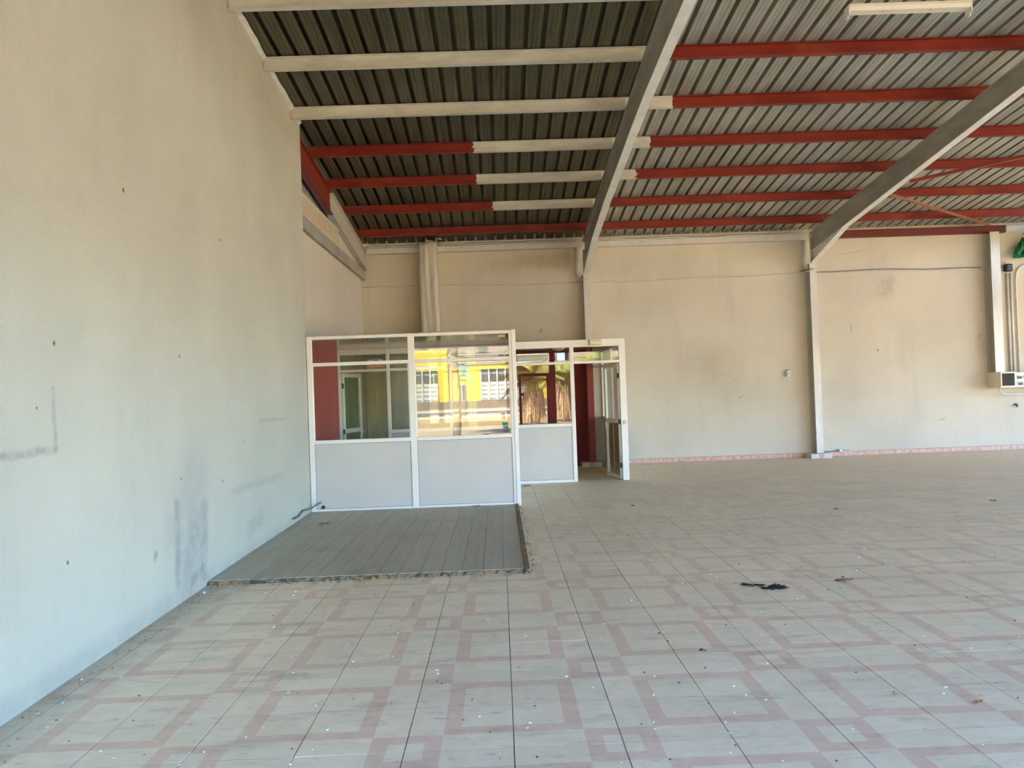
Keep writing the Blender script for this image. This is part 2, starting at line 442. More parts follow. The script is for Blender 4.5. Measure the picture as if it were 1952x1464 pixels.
M['flake'] = plain('white_paint_flake', (0.66, 0.64, 0.58), 0.7, 0, 0.05, 20)
M['grit'] = plain('dark_floor_grit', (0.075, 0.055, 0.038), 0.9, 0, 0.4, 30)
M['green_cloth'] = plain('green_netting', (0.005, 0.13, 0.045), 0.8, 0, 0.3, 18)
M['orange'] = plain('orange_strip', (0.50, 0.13, 0.045), 0.5, 0, 0.1, 8)
M['sign_dark'] = plain('dark_sign_board', (0.020, 0.013, 0.012), 0.5, 0, 0.2, 8)
M['letter'] = plain('pale_lettering', (0.62, 0.58, 0.54), 0.5, 0, 0.03, 8)
M['stk_green'] = plain('sticker_green', (0.03, 0.16, 0.075), 0.5, 0, 0.1, 30)
M['stk_blue'] = plain('sticker_blue_grey', (0.17, 0.26, 0.30), 0.5, 0, 0.2, 30)
M['stk_brown'] = plain('sticker_brown', (0.11, 0.05, 0.035), 0.5, 0, 0.2, 30)
M['yellow'] = plain('yellow_facade', (0.74, 0.51, 0.08), 0.85, 0, 0.05, 0.6)
M['bwhite'] = plain('white_facade_trim', (0.50, 0.48, 0.43), 0.8, 0, 0.04, 1)
M['bglass'] = plain('dark_facade_glass', (0.10, 0.10, 0.09), 0.15, 0, 0.15, 0.8)
M['bblue'] = plain('pale_blue_sign_paint', (0.20, 0.40, 0.52), 0.6, 0, 0.1, 2)
M['ground'] = make_ground()
M['asphalt'] = plain('grey_brown_asphalt', (0.20, 0.155, 0.12), 0.9, 0, 0.15, 1.2)
M['kerb'] = plain('pale_kerb_stone', (0.60, 0.53, 0.43), 0.85, 0, 0.08, 2)
M['trunk'] = plain('palm_trunk_bark', (0.36, 0.285, 0.19), 0.9, 0, 0.3, 5, 0.5, stretch=(1, 1, 4))
M['skirt'] = plain('dry_palm_thatch', (0.70, 0.52, 0.32), 0.9, 0, 0.35, 9)
M['frond'] = plain('green_palm_frond', (0.30, 0.33, 0.08), 0.7, 0, 0.35, 3)
M['concrete'] = plain('facade_concrete', (0.50, 0.46, 0.40), 0.85, 0, 0.1, 1)


# ------------------------------------------------------------------ mesh helpers
class MB:
    def __init__(s):
        s.v = []; s.f = []; s.mi = []

    def add(s, vs, fs, mi=0):
        o = len(s.v); s.v += [tuple(q) for q in vs]; s.f += [tuple(i + o for i in f) for f in fs]; s.mi += [mi] * len(fs)
        return s

    def box(s, x0, x1, y0, y1, z0, z1, mi=0):
        vs = [(x, y, z) for z in (z0, z1) for y in (y0, y1) for x in (x0, x1)]
        return s.add(vs, [(0, 2, 3, 1), (4, 5, 7, 6), (0, 1, 5, 4), (2, 6, 7, 3), (0, 4, 6, 2), (1, 3, 7, 5)], mi)

    def bbox(s, x0, x1, y0, y1, z0, z1, b=0.004):
        """box with chamfered edges"""
        bm = bmesh.new()
        vs = [bm.verts.new((x, y, z)) for z in (z0, z1) for y in (y0, y1) for x in (x0, x1)]
        for f in [(0, 2, 3, 1), (4, 5, 7, 6), (0, 1, 5, 4), (2, 6, 7, 3), (0, 4, 6, 2), (1, 3, 7, 5)]:
            bm.faces.new([vs[i] for i in f])
        bmesh.ops.bevel(bm, geom=list(bm.edges), offset=b, segments=1, affect='EDGES')
        bm.verts.index_update()
        s.add([v.co[:] for v in bm.verts], [[v.index for v in f.verts] for f in bm.faces]); bm.free()
        return s

    def prism(s, prof, p0, p1, ax, ay):
        """extrude a 2-D outline (list of (a,b) along ax, ay) from p0 to p1"""
        n = len(prof); vs = []
        for p in (p0, p1):
            for a, b in prof:
                vs.append(Vector(p) + a * Vector(ax) + b * Vector(ay))
        fs = [(i, (i + 1) % n, n + (i + 1) % n, n + i) for i in range(n)]
        fs += [tuple(range(n - 1, -1, -1)), tuple(range(n, 2 * n))]
        return s.add(vs, fs)

    def tube(s, pts, r, n=8, cap=True):
        pts = [Vector(p) for p in pts]; rings = []
        prev = None
        for i, p in enumerate(pts):
            d = (pts[min(i + 1, len(pts) - 1)] - pts[max(i - 1, 0)]).normalized()
            a = d.orthogonal().normalized() if prev is None else (prev - prev.dot(d) * d).normalized()
            prev = a; b = d.cross(a); rr = r[i] if isinstance(r, (list, tuple)) else r
            rings.append([p + rr * (math.cos(2 * math.pi * k / n) * a + math.sin(2 * math.pi * k / n) * b) for k in range(n)])
        vs = [v for q in rings for v in q]; fs = []
        for i in range(len(rings) - 1):
            for k in range(n):
                fs.append((i * n + k, i * n + (k + 1) % n, (i + 1) * n + (k + 1) % n, (i + 1) * n + k))
        if cap:
            fs += [tuple(range(n - 1, -1, -1)), tuple(range((len(rings) - 1) * n, len(rings) * n))]
        return s.add(vs, fs)

    def mesh(s, name, mats, smooth=False):
        me = bpy.data.meshes.new(name); me.from_pydata(s.v, [], s.f)
        mats = mats if isinstance(mats, (list, tuple)) else [mats]
        for q in mats:
            me.materials.append(q)
        if len(mats) > 1:
            me.polygons.foreach_set('material_index', s.mi)
        if smooth:
            me.polygons.foreach_set('use_smooth', [True] * len(me.polygons))
        me.update()
        bm = bmesh.new(); bm.from_mesh(me); bmesh.ops.recalc_face_normals(bm, faces=bm.faces); bm.to_mesh(me); bm.free()
        return me

    def build(s, name, mats, parent=None, smooth=False):
        return link(name, s.mesh(name, mats, smooth), parent)


def link(name, data, parent=None):
    o = bpy.data.objects.new(name, data); COL.objects.link(o)
    if parent is not None:
        o.parent = parent
        o.matrix_parent_inverse = parent.matrix_basis.inverted()
    return o


def tag(o, label, cat, group=None, kind=None):
    o['label'] = label; o['category'] = cat
    if group: o['group'] = group
    if kind: o['kind'] = kind
    return o


def empty(name, loc, label, cat, group=None, kind=None):
    o = bpy.data.objects.new(name, None); COL.objects.link(o); o.location = loc; o.empty_display_size = 0.1
    return tag(o, label, cat, group, kind)


def ibeam(mb, p0, p1, up, h, bf, tf, tw):
    """I-section from p0 to p1 (centre of the section's BOTTOM), depth h"""
    d = (Vector(p1) - Vector(p0)).normalized(); up = Vector(up); up = (up - up.dot(d) * d).normalized(); sd = d.cross(up)
    b = bf / 2; w = tw / 2
    prof = [(-b, 0), (b, 0), (b, tf), (w, tf), (w, h - tf), (b, h - tf), (b, h), (-b, h), (-b, h - tf), (-w, h - tf), (-w, tf), (-b, tf)]
    n = len(prof); vs = []
    for p in (p0, p1):
        for a, c in prof:
            vs.append(Vector(p) + a * sd + c * up)
    fs = [(i, (i + 1) % n, n + (i + 1) % n, n + i) for i in range(n)]
    for o in (0, n):
        fs += [(o + 0, o + 1, o + 2, o + 3, o + 10, o + 11), (o + 3, o + 4, o + 9, o + 10), (o + 4, o + 5, o + 6, o + 7, o + 8, o + 9)]
    mb.add(vs, fs)
    return mb


# ------------------------------------------------------------------ roof heights
PY = [7.33 + 1.165 * n for n in range(-1, 7)]                      # near edge of each purlin
PZ = [5.215, 5.125, 5.036, 4.918, 4.797, 4.672, 4.532, 4.382]      # purlin undersides
PH = 0.14


def z_under(y):
    ys = [-0.9, 5.0] + PY[:] + [15.5]; zs = [4.72, 5.33] + PZ[:] + [4.235]
    for i in range(len(ys) - 1):
        if y <= ys[i + 1]:
            f = (y - ys[i]) / (ys[i + 1] - ys[i]); return zs[i] + f * (zs[i + 1] - zs[i])
    return zs[-1]


z_sheet = lambda y: z_under(y) + PH + 0.012
XR = 15.6
YF = -0.6

# ------------------------------------------------------------------ floor
T = 0.45; TX, TY = 0.00934, 3.6864
floor = MB().box(-3.0, XR, YF, 15.35, -0.12, -0.006).build('floor', M['grout'])
tag(floor, 'tiled hall floor of grey squares bordered in pink', 'floor', kind='structure')


def tile_mesh(cx, cy):
    """one tile, big-square centre at its (cx,cy) corner (0 or 1)"""
    b = 0.0010; a = T / 2 - 0.0021; c = T / 2 - 0.0009
    vs = [(-a, -c, -0.008), (a, -c, -0.008), (a, c, -0.008), (-a, c, -0.008), (-a, -c, -b), (a, -c, -b), (a, c, -b), (-a, c, -b),
          (-a + b, -c + b, 0), (a - b, -c + b, 0), (a - b, c - b, 0), (-a + b, c - b, 0),
          (-a, c - 0.0012, 0.0004), (a, c - 0.0012, 0.0004), (a, c + 0.0016, 0.0004), (-a, c + 0.0016, 0.0004)]
    fs = [(8, 9, 10, 11)] + [(4 + i, 4 + (i + 1) % 4, 8 + (i + 1) % 4, 8 + i) for i in range(4)] + [(i, (i + 1) % 4, 4 + (i + 1) % 4, 4 + i) for i in range(4)] + [(12, 13, 14, 15)]
    uvf = lambda v: (abs((v[0] / T + 0.5) - cx), abs((v[1] / T + 0.5) - cy))
    return vs, fs, uvf


protos = {}
for cx in (0, 1):
    for cy in (0, 1):
        vs, fs, uvf = tile_mesh(cx, cy)
        me = bpy.data.meshes.new('floor_tile'); me.from_pydata(vs, [], fs); me.materials.append(M['tile']); me.materials.append(M['joint']); me.polygons[9].material_index = 1
        ul = me.uv_layers.new(name='UVMap')
        for lp in me.loops:
            ul.data[lp.index].uv = uvf(vs[lp.vertex_index])
        me.update(); protos[(cx, cy)] = me


def cam_px(x, y, z):
    d = Vector((x, y, z - H_CAM)); w = d.dot(FWD)
    if w < 0.3: return None
    return 976 + 1500 * d.dot(RGT) / w, 732 - 1500 * d.dot(UPV) / w


cells = []
for c in range(-6, 35):
    for r in range(-18, 26):
        x, y = TX + (c + .5) * T, TY + (r + .5) * T
        if x < -2.62 or x > XR or y < YF + .2 or y > 15.3: continue
        if x - T / 2 < 0.14 and x < 0 and 6.5 < y < 10.0: continue
        if y < 10.05 and x < -2.42 - 0.1: continue
        q = cam_px(x, y, 0)
        inview = q is not None and -60 < q[0] < 2012 and -60 < q[1] < 1524
        hid = (-2.6 < x < 0.2 and y > 10.1) or (0.2 < x < 2.0 and y > 12.6)
        cells.append(((0 if inview and not hid else 1), y * y + x * x * .3, c, r, x, y))
cells.sort()
rest_v, rest_f, rest_uv = [], [], []
for i, (_, _, c, r, x, y) in enumerate(cells):
    cx, cy = (0 if c % 2 == 0 else 1), (0 if r % 2 == 0 else 1)
    if i < 300:
        o = bpy.data.objects.new('floor_tile', protos[(cx, cy)]); COL.objects.link(o); o.parent = floor
        o.location = (x, y, random.uniform(-0.0005, 0.0005)); o.rotation_euler = (random.gauss(0, .0012), random.gauss(0, .0012), random.gauss(0, .0008))
    else:
        vs, fs, uvf = tile_mesh(cx, cy); k = len(rest_v)
        rest_v += [(a + x, b + y, d) for a, b, d in vs]
        for f in fs:
            rest_f.append(tuple(q + k for q in f)); rest_uv += [uvf(vs[q]) for q in f]
me = bpy.data.meshes.new('floor_tile_field'); me.from_pydata(rest_v, [], rest_f); me.materials.append(M['tile']); me.materials.append(M['joint'])
me.polygons.foreach_set('material_index', [1 if q % 10 == 9 else 0 for q in range(len(rest_f))])
ul = me.uv_layers.new(name='UVMap')
for i, uv in enumerate(rest_uv):
    ul.data[i].uv = uv
me.update()
o = link('floor_tile_field', me, floor); o['kind'] = 'stuff'

# ------------------------------------------------------------------ walls
mb = MB(); ys = [-0.7, 2.0, 5.0, 7.33, 9.0, 10.15]
xw = lambda y: -2.355 - 0.01475 * (y - 3.9)
vs = []
for y in ys:
    zt = z_sheet(y) - 0.012
    vs += [(xw(y), y, -0.1), (xw(y), y, zt), (xw(y) - 0.28, y, zt), (xw(y) - 0.28, y, -0.1)]
fs = []
for i in range(len(ys) - 1):
    for k in range(4):
        fs.append((i * 4 + k, i * 4 + (k + 1) % 4, (i + 1) * 4 + (k + 1) % 4, (i + 1) * 4 + k))
fs += [(0, 1, 2, 3), tuple(len(vs) - 4 + k for k in (3, 2, 1, 0))]
wall_left = tag(mb.add(vs, fs).build('wall_left', M['left']), 'long off-white plastered wall with smudges and a dark L-shaped stain', 'wall', kind='structure')

wg = MB().box(-2.75, -2.555, 10.1505, 15.2, -0.1, 4.2).build('wall_left_rear', M['gable'])
tag(wg, 'set-back beige side wall above the glazed office', 'wall', kind='structure')
wb = MB().box(-3.0, XR, 15.2, 15.45, -0.1, 4.545).build('wall_back', M['back'])
tag(wb, 'long beige rear wall with stains and a sagging cable', 'wall', kind='structure')
tag(MB().box(-2.555, -2.50, 10.16, 12.75, 3.902, 4.2).build('peeling_wall_band', M['band']), 'peeling ochre plaster ledge under the red gable rafter', 'ledge')
tag(MB().bbox(-2.555, -2.49, 10.16, 15.19, 3.72, 3.90, 0.006).build('wall_tie_beam', M['rafter']), 'grey horizontal beam along the top of the set-back side wall', 'beam')
# mortar fillet between wall top and sheet
mb = MB(); vs = []
for i in range(40):
    y = 6.2 + i * 0.1; w = 0.045 + 0.004 * math.sin(i * 1.7) + 0.008 * math.sin(i * 0.43)
    zt = z_sheet(y) - 0.014
    vs += [(xw(y), y, zt - 0.025), (xw(y) + w, y, zt), (xw(y), y, zt)]
mb.add(vs, [(i * 3 + k, i * 3 + (k + 1) % 3, i * 3 + 3 + (k + 1) % 3, i * 3 + 3 + k) for i in range(39) for k in range(3)] + [(0, 1, 2), (117, 119, 118)])
tag(mb.build('trim_1', plain('white_mortar_fillet', (0.62, 0.60, 0.54), 0.9, 0, 0.1, 8)), 'ragged white mortar strip where the long wall meets the roof sheets', 'mortar', kind='structure')
# vertical gable cladding above the set-back wall
clad = MB(); n = 26; vs = []
for i in range(n * 4 + 1):
    y = 10.16 + i * (5.0 / (n * 4)); x = -2.62 + (0.02 if i % 4 in (1, 2) else 0)
    vs += [(x, y, 4.21), (x, y, z_sheet(y) - 0.03)]
clad.add(vs, [(2 * i, 2 * i + 2, 2 * i + 3, 2 * i + 1) for i in range(n * 4)])
tag(clad.build('gable_cladding', M['clad']), 'ribbed grey metal cladding between side wall and red rafter', 'cladding')

R1X, R2X, R0X = 1.74, 6.10, -2.50
# ------------------------------------------------------------------ roof sheets
ceil_root = empty('ceiling', (0, 0, 0), 'corrugated metal roof lining over the hall', 'ceiling', kind='structure')
PITCH = 0.19
prof = []                                                           # one rib + pan, x from 0 to PITCH
prof = [(0.0, 0.0), (-0.008, 0.10), (0.060, 0.10), (0.052, 0.0), (0.096, 0.0), (0.099, 0.0045), (0.102, 0.0), (0.139, 0.0), (0.142, 0.0045), (0.145, 0.0)]
ylist = [-0.8, 2.0, 5.0] + [y + 0.03 for y in PY] + [15.35]
NR = 5
xs0 = R1X - 0.02 - 5 * NR * PITCH
k = 0
while xs0 + k * NR * PITCH < XR:
    x0 = xs0 + k * NR * PITCH; pts = []
    for r in range(NR):
        pts += [(x0 + r * PITCH + a, b) for a, b in prof]
    pts.append((x0 + NR * PITCH, 0.0)); pts.append((x0 + NR * PITCH - 0.008, 0.098))
    vs = []
    for y in ylist:
        vs += [(a, y, z_sheet(y) + b + (0.0008 * k % 0.002)) for a, b in pts]
    n = len(pts)
    fs = [(j * n + i, j * n + i + 1, (j + 1) * n + i + 1, (j + 1) * n + i) for j in range(len(ylist) - 1) for i in range(n - 1)]
    MB().add(vs, fs).build('roof_sheet', M['sheet_olive' if x0 + NR * PITCH < 2.1 else 'sheet'], ceil_root)
    k += 1

# ------------------------------------------------------------------ rafters and columns
def rafter(name, xc, zb, mat, label, haunch=None, bf=0.11, fmat=None):
    """zb: list of (y, z) of the underside, front to rear"""
    ys = [q[0] for q in zb]
    mb = MB(); tf = 0.012; tw = 0.009
    n = len(zb)
    def strip(xa, xb, za, zc):
        vs = []
        for i, (y, _) in enumerate(zb):
            vs += [(xa, y, za[i]), (xb, y, za[i]), (xb, y, zc[i]), (xa, y, zc[i])]
        fs = [(i * 4 + k, i * 4 + (k + 1) % 4, i * 4 + 4 + (k + 1) % 4, i * 4 + 4 + k) for i in range(n - 1) for k in range(4)]
        fs += [(0, 1, 2, 3), tuple(4 * n - 4 + k for k in (3, 2, 1, 0))]
        mb.add(vs, fs)
    zt = [z_under(y) - 0.003 for y in ys]; z0 = [q[1] for q in zb]
    strip(xc - tw / 2, xc + tw / 2, [a + tf for a in z0], [a - tf for a in zt])
    strip(xc - bf / 2, xc + bf / 2, [a - tf for a in zt], zt)
    o = mb.build(name, mat); tag(o, label, 'rafter', 'roof rafters')
    mb = MB(); strip(xc - bf / 2, xc + bf / 2, z0, [a + tf for a in z0]); mb.build('bottom_flange', fmat or mat, o)
    if haunch:
        (ya, za), (yb, zb_) = haunch
        h = MB(); b = bf / 2
        h.add([(xc - b, ya, za), (xc + b, ya, za), (xc + b, yb, zb_), (xc - b, yb, zb_), (xc - b, ya, za + tf), (xc + b, ya, za + tf), (xc + b, yb, zb_ + tf), (xc - b, yb, zb_ + tf)],
              [(0, 1, 2, 3), (7, 6, 5, 4), (0, 4, 5, 1), (1, 5, 6, 2), (2, 6, 7, 3), (3, 7, 4, 0)])
        zt2 = za - 0.11 * (yb - ya)
        h.add([(xc - tw / 2, ya, za), (xc + tw / 2, ya, za), (xc - tw / 2, yb, zb_ + tf), (xc + tw / 2, yb, zb_ + tf), (xc - tw / 2, yb, zt2), (xc + tw / 2, yb, zt2)],
              [(0, 2, 4), (1, 5, 3), (0, 1, 3, 2), (2, 3, 5, 4), (0, 4, 5, 1)])
        h.build('haunch', fmat or mat, o)
        MB().box(xc - b, xc + b, yb - 0.012, yb + 0.002, zb_, zt2 + 0.25).build('end_plate', mat, o)
    return o


rafter('rafter', R1X, [(-0.55, 4.15), (5.0, 4.80), (7.33, 4.690), (8.45, 4.630), (9.25, 4.560), (11.85, 4.285), (13.5, 4.045), (14.95, 3.83)], M['rafter'], 'light grey steel rafter above the open glazed door, silver purlins on its left', ((13.45, 4.045), (14.93, 3.68)), 0.11, M['rafter_white'])
rafter('rafter', R2X, [(-0.55, 4.3), (5.0, 5.05), (7.33, 4.86), (8.9, 4.69), (13.55, 4.115), (14.95, 3.94)], M['rafter'], 'light grey steel rafter at the right, red purlins on both sides', ((13.5, 4.115), (14.93, 3.73)), 0.11, M['rafter_white'])
rafter('rafter', R0X, [(10.18, 4.50), (12.16, 4.283), (14.6, 3.975), (15.15, 3.90)], M['rafter0'], 'gable rafter at far left, half red half pale grey', None, 0.10)
rafter('rafter', 10.75, [(-0.55, 4.3), (5.0, 5.0), (8.9, 4.69), (10.3, 4.575), (13.55, 4.115), (15.1, 3.93)], M['red_steel'], 'red steel rafter past the right edge of the electrical panel', None)


def column(x0, x1, yf, zt, mat, label, zb):
    """H-column, front flange x0..x1 at y = yf"""
    mb = MB(); t = 0.014; d = 15.198 - yf; xc = (x0 + x1) / 2
    mb.box(x0, x1, yf, yf + t, zb, zt).box(x0, x1, 15.198 - t, 15.198, zb, zt).box(xc - 0.006, xc + 0.006, yf + t, 15.198 - t, zb, zt)
    o = mb.build('column', mat); tag(o, label, 'column', 'steel wall columns')
    return o


c1 = column(1.683, 1.800, 14.95, 3.69, M['col_red'], 'steel column above the glazed door, red below and grey above', 0.0925)
c2 = column(6.030, 6.165, 14.95, 3.74, M['col'], 'pale steel column standing on a tiled plinth at the rear wall', 0.0925)
c3 = column(9.545, 9.725, 14.95, 4.22, M['col'], 'broad pale steel column ending on the electrical panel', 1.5165)


def plinth(x0, x1, y0, label):
    o = MB().bbox(x0, x1, y0, 15.195, 0.0, 0.092, 0.004).build('column_plinth', make_plinth_mat((x0 + x1) / 2)); tag(o, label, 'plinth', 'tiled column plinths')


plinth(1.52, 1.90, 14.80, 'cream tiled plinth under the red column inside the doorway')
plinth(5.865, 6.265, 14.82, 'pale tiled plinth with a pink centre tile under the wall column')

# ------------------------------------------------------------------ purlins
ordn = ['at the very top edge of the picture', 'second from the top', 'third from the top', 'fourth from the top', 'fifth from the top', 'sixth from the top', 'seventh from the top, nearest the rear wall']
for bay, (xa, xb, nm) in enumerate(((None, R1X - 0.002, 'left of the pale rafter'), (R1X + 0.002, R2X - 0.002, 'in the middle bay'), (R2X + 0.002, 10.69, 'right of the second rafter'))):
    for i in range(0, 8):
        n = i - 1
        if n < 0 or (bay == 1 and n < 1) or (bay == 2 and n < 1): continue
        y = PY[i] + 0.035; z = PZ[i]
        x0 = xa if xa is not None else (xw(y) + 0.006 if y < 10.15 else R0X - 0.03)
        o = ibeam(MB(), (x0, y, z), (xb, y, z), (0, 0, 1), PH, 0.07, 0.009, 0.007).build('purlin', M['purlin'])
        fr, to = 99.0, 99.0
        if bay == 0:
            fr = {0: -9, 1: -9, 2: -9, 3: -0.24, 4: -0.23, 5: 0.01}.get(n, 99)
        elif bay == 1:
            fr = -9; to = {2: 2.28, 3: 2.22, 4: 2.23}.get(n, -8)
        o['paint_from'] = float(fr); o['paint_to'] = float(to)
        what = 'grey-painted' if bay == 0 and n < 3 else ('half red, half grey' if bay == 0 and n < 6 else 'red')
        if bay == 1 and n in (2, 3, 4): what = 'red grey-ended'
        if bay == 0:
            lab = '%s purlin %s, %s' % (what, nm, ordn[n])
        else:
            lab = '%s purlin %s, %s' % (what, nm, ['', 'topmost', 'second from the top', 'third from the top', 'fourth from the top', 'fifth from the top', 'lowest before the wall'][n])
        tag(o, lab, 'purlin', 'roof purlins')
        if bay == 0 and n in (2, 3, 4, 5):
            MB().box(R1X - 0.05, R1X - 0.015, PY[i] - 0.008, PY[i] + 0.004, z + 0.0, z + PH - 0.02).build('cleat', M['white'], o)

# eave beams, pipes and cables along the rear wall top
for (xa, xb, lab) in ((-2.44, 1.675, 'pale box beam along the rear wall top above the office'), (1.815, 6.02, 'pale box beam along the rear wall top in the middle bay')):
    tag(MB().bbox(xa, xb, 15.06, 15.198, 4.205, 4.315, 0.005).build('eave_beam', M['pvc']), lab, 'beam', 'eave beams')
tag(ibeam(MB(), (6.19, 15.13, 4.225), (9.95, 15.13, 4.225), (0, 0, 1), 0.14, 0.10, 0.014, 0.01).build('eave_beam', M['dark_red']), 'dark red eave beam above the rear wall at right', 'beam', 'eave beams')
tag(MB().bbox(9.97, XR, 15.10, 15.198, 4.24, 4.36, 0.005).build('eave_beam', M['pvc']), 'pale eave beam beyond the broad right-hand column', 'beam', 'eave beams')
for (xa, xb, z, amp, lab) in ((-2.36, -1.46, 4.372, 0.003, 'upper white pipe under the eave left of the wrapped duct'), (-1.05, 1.66, 4.372, 0.003, 'upper white pipe under the eave right of the wrapped duct'),
                               (-2.40, -1.46, 4.330, 0.006, 'sagging white cable on the box beam left of the wrapped duct'), (-1.05, 1.66, 4.330, 0.007, 'sagging white cable on the box beam right of the wrapped duct'),
                               (1.82, 6.02, 4.368, 0.004, 'upper white pipe under the eave in the middle bay'), (1.82, 6.02, 4.322, 0.012, 'sagging white cable on the box beam in the middle bay')):
    N = 48; pts = [(xa + (xb - xa) * q / N, 15.042, z + amp * math.sin(q * .42) + amp * .6 * math.sin(q * .17)) for q in range(N + 1)]
    tag(MB().tube(pts, 0.014, 6).build('eave_pipe', M['pvc'], smooth=True), lab, 'pipe', 'eave pipes')
for (xp, xe, lab) in ((1.585, 1.70, 'white elbow downpipe beside the column above the glazed door'), (6.005, 6.10, 'white elbow downpipe beside the column on the plinth')):
    pts = [(xp, 15.12, 4.2), (xp, 15.12, 3.76), (xp + 0.012, 15.12, 3.71), (xp + 0.035, 15.12, 3.67), (xe - 0.03, 15.12, 3.63)]
    tag(MB().tube(pts, 0.048, 12).build('downpipe', M['pvc'], smooth=True), lab, 'downpipe', 'downpipes')
# cable along the rear wall
N = 60; pts = []
ctrl = [(-2.55, 3.59), (-1.46, 3.59), (0.57, 3.535), (1.55, 3.545), (1.66, 3.56), (1.74, 3.565), (1.85, 3.545), (2.6, 3.53), (4.2, 3.55), (5.9, 3.572), (6.02, 3.585), (6.10, 3.595), (6.2, 3.565), (7.7, 3.566), (9.5, 3.535)]
for (x, z) in ctrl:
    front = 14.935 if (1.64 < x < 1.82 or 5.99 < x < 6.18) else 15.185
    pts.append((x, front, z))
fine = []
for i in range(len(pts) - 1):
    for q in range(6):
        f = q / 6; fine.append(tuple(pts[i][k] * (1 - f) + pts[i + 1][k] * f + (0.006 * math.sin(i * 5 + q) if k == 2 else 0) for k in range(3)))
fine.append(pts[-1])
wc = MB().tube(fine, 0.012, 6).build('wall_cable', M['cable'], smooth=True); tag(wc, 'sagging pale cable running the length of the rear wall', 'cable')
MB().tube([(p[0], p[1] - 0.002, p[2] + 0.03 + 0.004 * math.sin(i)) for i, p in enumerate(fine) if p[0] > 5.9], 0.008, 5).build('second_strand', M['cable_dark'], wc)

# wrapped duct at the rear wall
du = empty('wrapped_duct', (-1.25, 14.95, 2.3), 'vertical duct wrapped in pale film above the office', 'duct')
vs = []; n = 36; nz = 22
for j in range(nz + 1):
    z = 2.30 + j * (2.06 / nz)
    for i in range(n):
        a = 2 * math.pi * i / n; ca, sa = math.cos(a), math.sin(a)
        sx = max(abs(ca), abs(sa)); r = 1 / sx
        fold = 0.010 * math.sin(a * 9 + z * 1.3) + 0.008 * math.sin(a * 5 - z * 2.1)
        x = -1.255 + (0.165 * r + fold) * ca + 0.006 * math.sin(z * 3); y = 15.005 + (0.165 * r + fold) * sa
        vs.append((x, min(y, 15.165), z + (0.03 * math.sin(a * 4) if j == nz else 0)))
fs = [(j * n + i, j * n + (i + 1) % n, (j + 1) * n + (i + 1) % n, (j + 1) * n + i) for j in range(nz) for i in range(n)] + [tuple(range(n - 1, -1, -1)), tuple(range(nz * n, nz * n + n))]
MB().add(vs, fs).build('duct_body', M['foil'], du, True)
MB().bbox(-1.46, -1.06, 14.80, 15.165, 2.264, 2.66, 0.01).build('duct_base', M['foil'], du)
for q, (a, b, c, d) in enumerate(((-1.30, 4.36, -1.22, 4.385), (-1.10, 4.385, -0.98, 4.40))):
    MB().tube([(a, 14.86, b), ((a + c) / 2, 14.83, b + 0.03), (c, 14.86, d)], 0.012, 5).build('film_scrap', M['foil'], du, True)

# braces
for (p, q, mt, lab) in (((6.16, 12.05, 4.30), (9.56, 14.93, 4.33), 'brown_steel', 'rusty brown diagonal brace running to the broad right-hand column'), ((6.16, 11.45, 4.335), (8.60, 10.6, 4.66), 'red_steel', 'thin red diagonal brace between the purlins at right')):
    d = (Vector(q) - Vector(p)).normalized(); sd = d.cross(Vector((0, 0, 1))).normalized(); up = sd.cross(d)
    tag(MB().prism([(-.03, -.005), (.03, -.005), (.03, .005), (-.025, .005), (-.025, .05), (-.03, .05)], p, q, sd, up).build('roof_brace', M[mt]), lab, 'brace', 'roof braces')

# ------------------------------------------------------------------ fluorescent batten
fl = empty('fluorescent_batten', (3.75, 6.88, 4.75), 'cream fluorescent batten without tube hanging from the roof', 'lamp')
MB().prism([(-.045, 0), (.045, 0), (.06, .03), (.06, .055), (-.06, .055), (-.06, .03)], (3.20, 6.88, 4.705), (4.29, 6.885, 4.712), (0, 1, 0), (0, 0, 1)).build('batten_body', M['lamp_cream'], fl)
for x in (3.195, 4.285):
    e = MB().bbox(x, x + 0.012, 6.83, 6.93, 4.67, 4.76, 0.003); e.bbox(x, x + 0.012, 6.86, 6.90, 4.645, 4.68, 0.003); e.build('lamp_holder', M['white_plastic'], fl)
for x in (3.52, 3.95):
    MB().tube([(x, 6.88, 4.76), (x + 0.02, 6.87, 5.0), (x, 6.88, z_sheet(6.88))], 0.004, 5).build('suspension_wire', M['steel'], fl)
    MB().tube([(x - .01, 6.86, 4.707), (x - .01, 6.86, 4.702)], 0.006, 6).build('screw', M['steel'], fl)

# ------------------------------------------------------------------ glazed partitions
D = 0.045


def part(parent, name, mat, x0, x1, y0, y1, z0, z1, b=0.004):
    return MB().bbox(x0, x1, y0, y1, z0, z1, b).build(name, mat, parent)


def pane(parent, x0, x1, y, z0, z1, mat='glass'):
    return MB().box(x0, x1, y - 0.003, y + 0.003, z0, z1).build('pane', M[mat], parent)


def infill(parent, x0, x1, y, z0, z1):
    p = MB().bbox(x0 - 0.002, x1 + 0.002, y - 0.008, y + 0.008, z0 - 0.002, z1 + 0.002, 0.003).build('panel', M['panel'], parent)
    g = MB()
    w = 0.006
    g.box(x0, x0 + w, y - 0.013, y - 0.007, z0, z1).box(x1 - w, x1, y - 0.013, y - 0.007, z0, z1).box(x0, x1, y - 0.013, y - 0.007, z0, z0 + w).box(x0, x1, y - 0.013, y - 0.007, z1 - w, z1)
    g.build('gasket', M['gasket'], p)
    return p


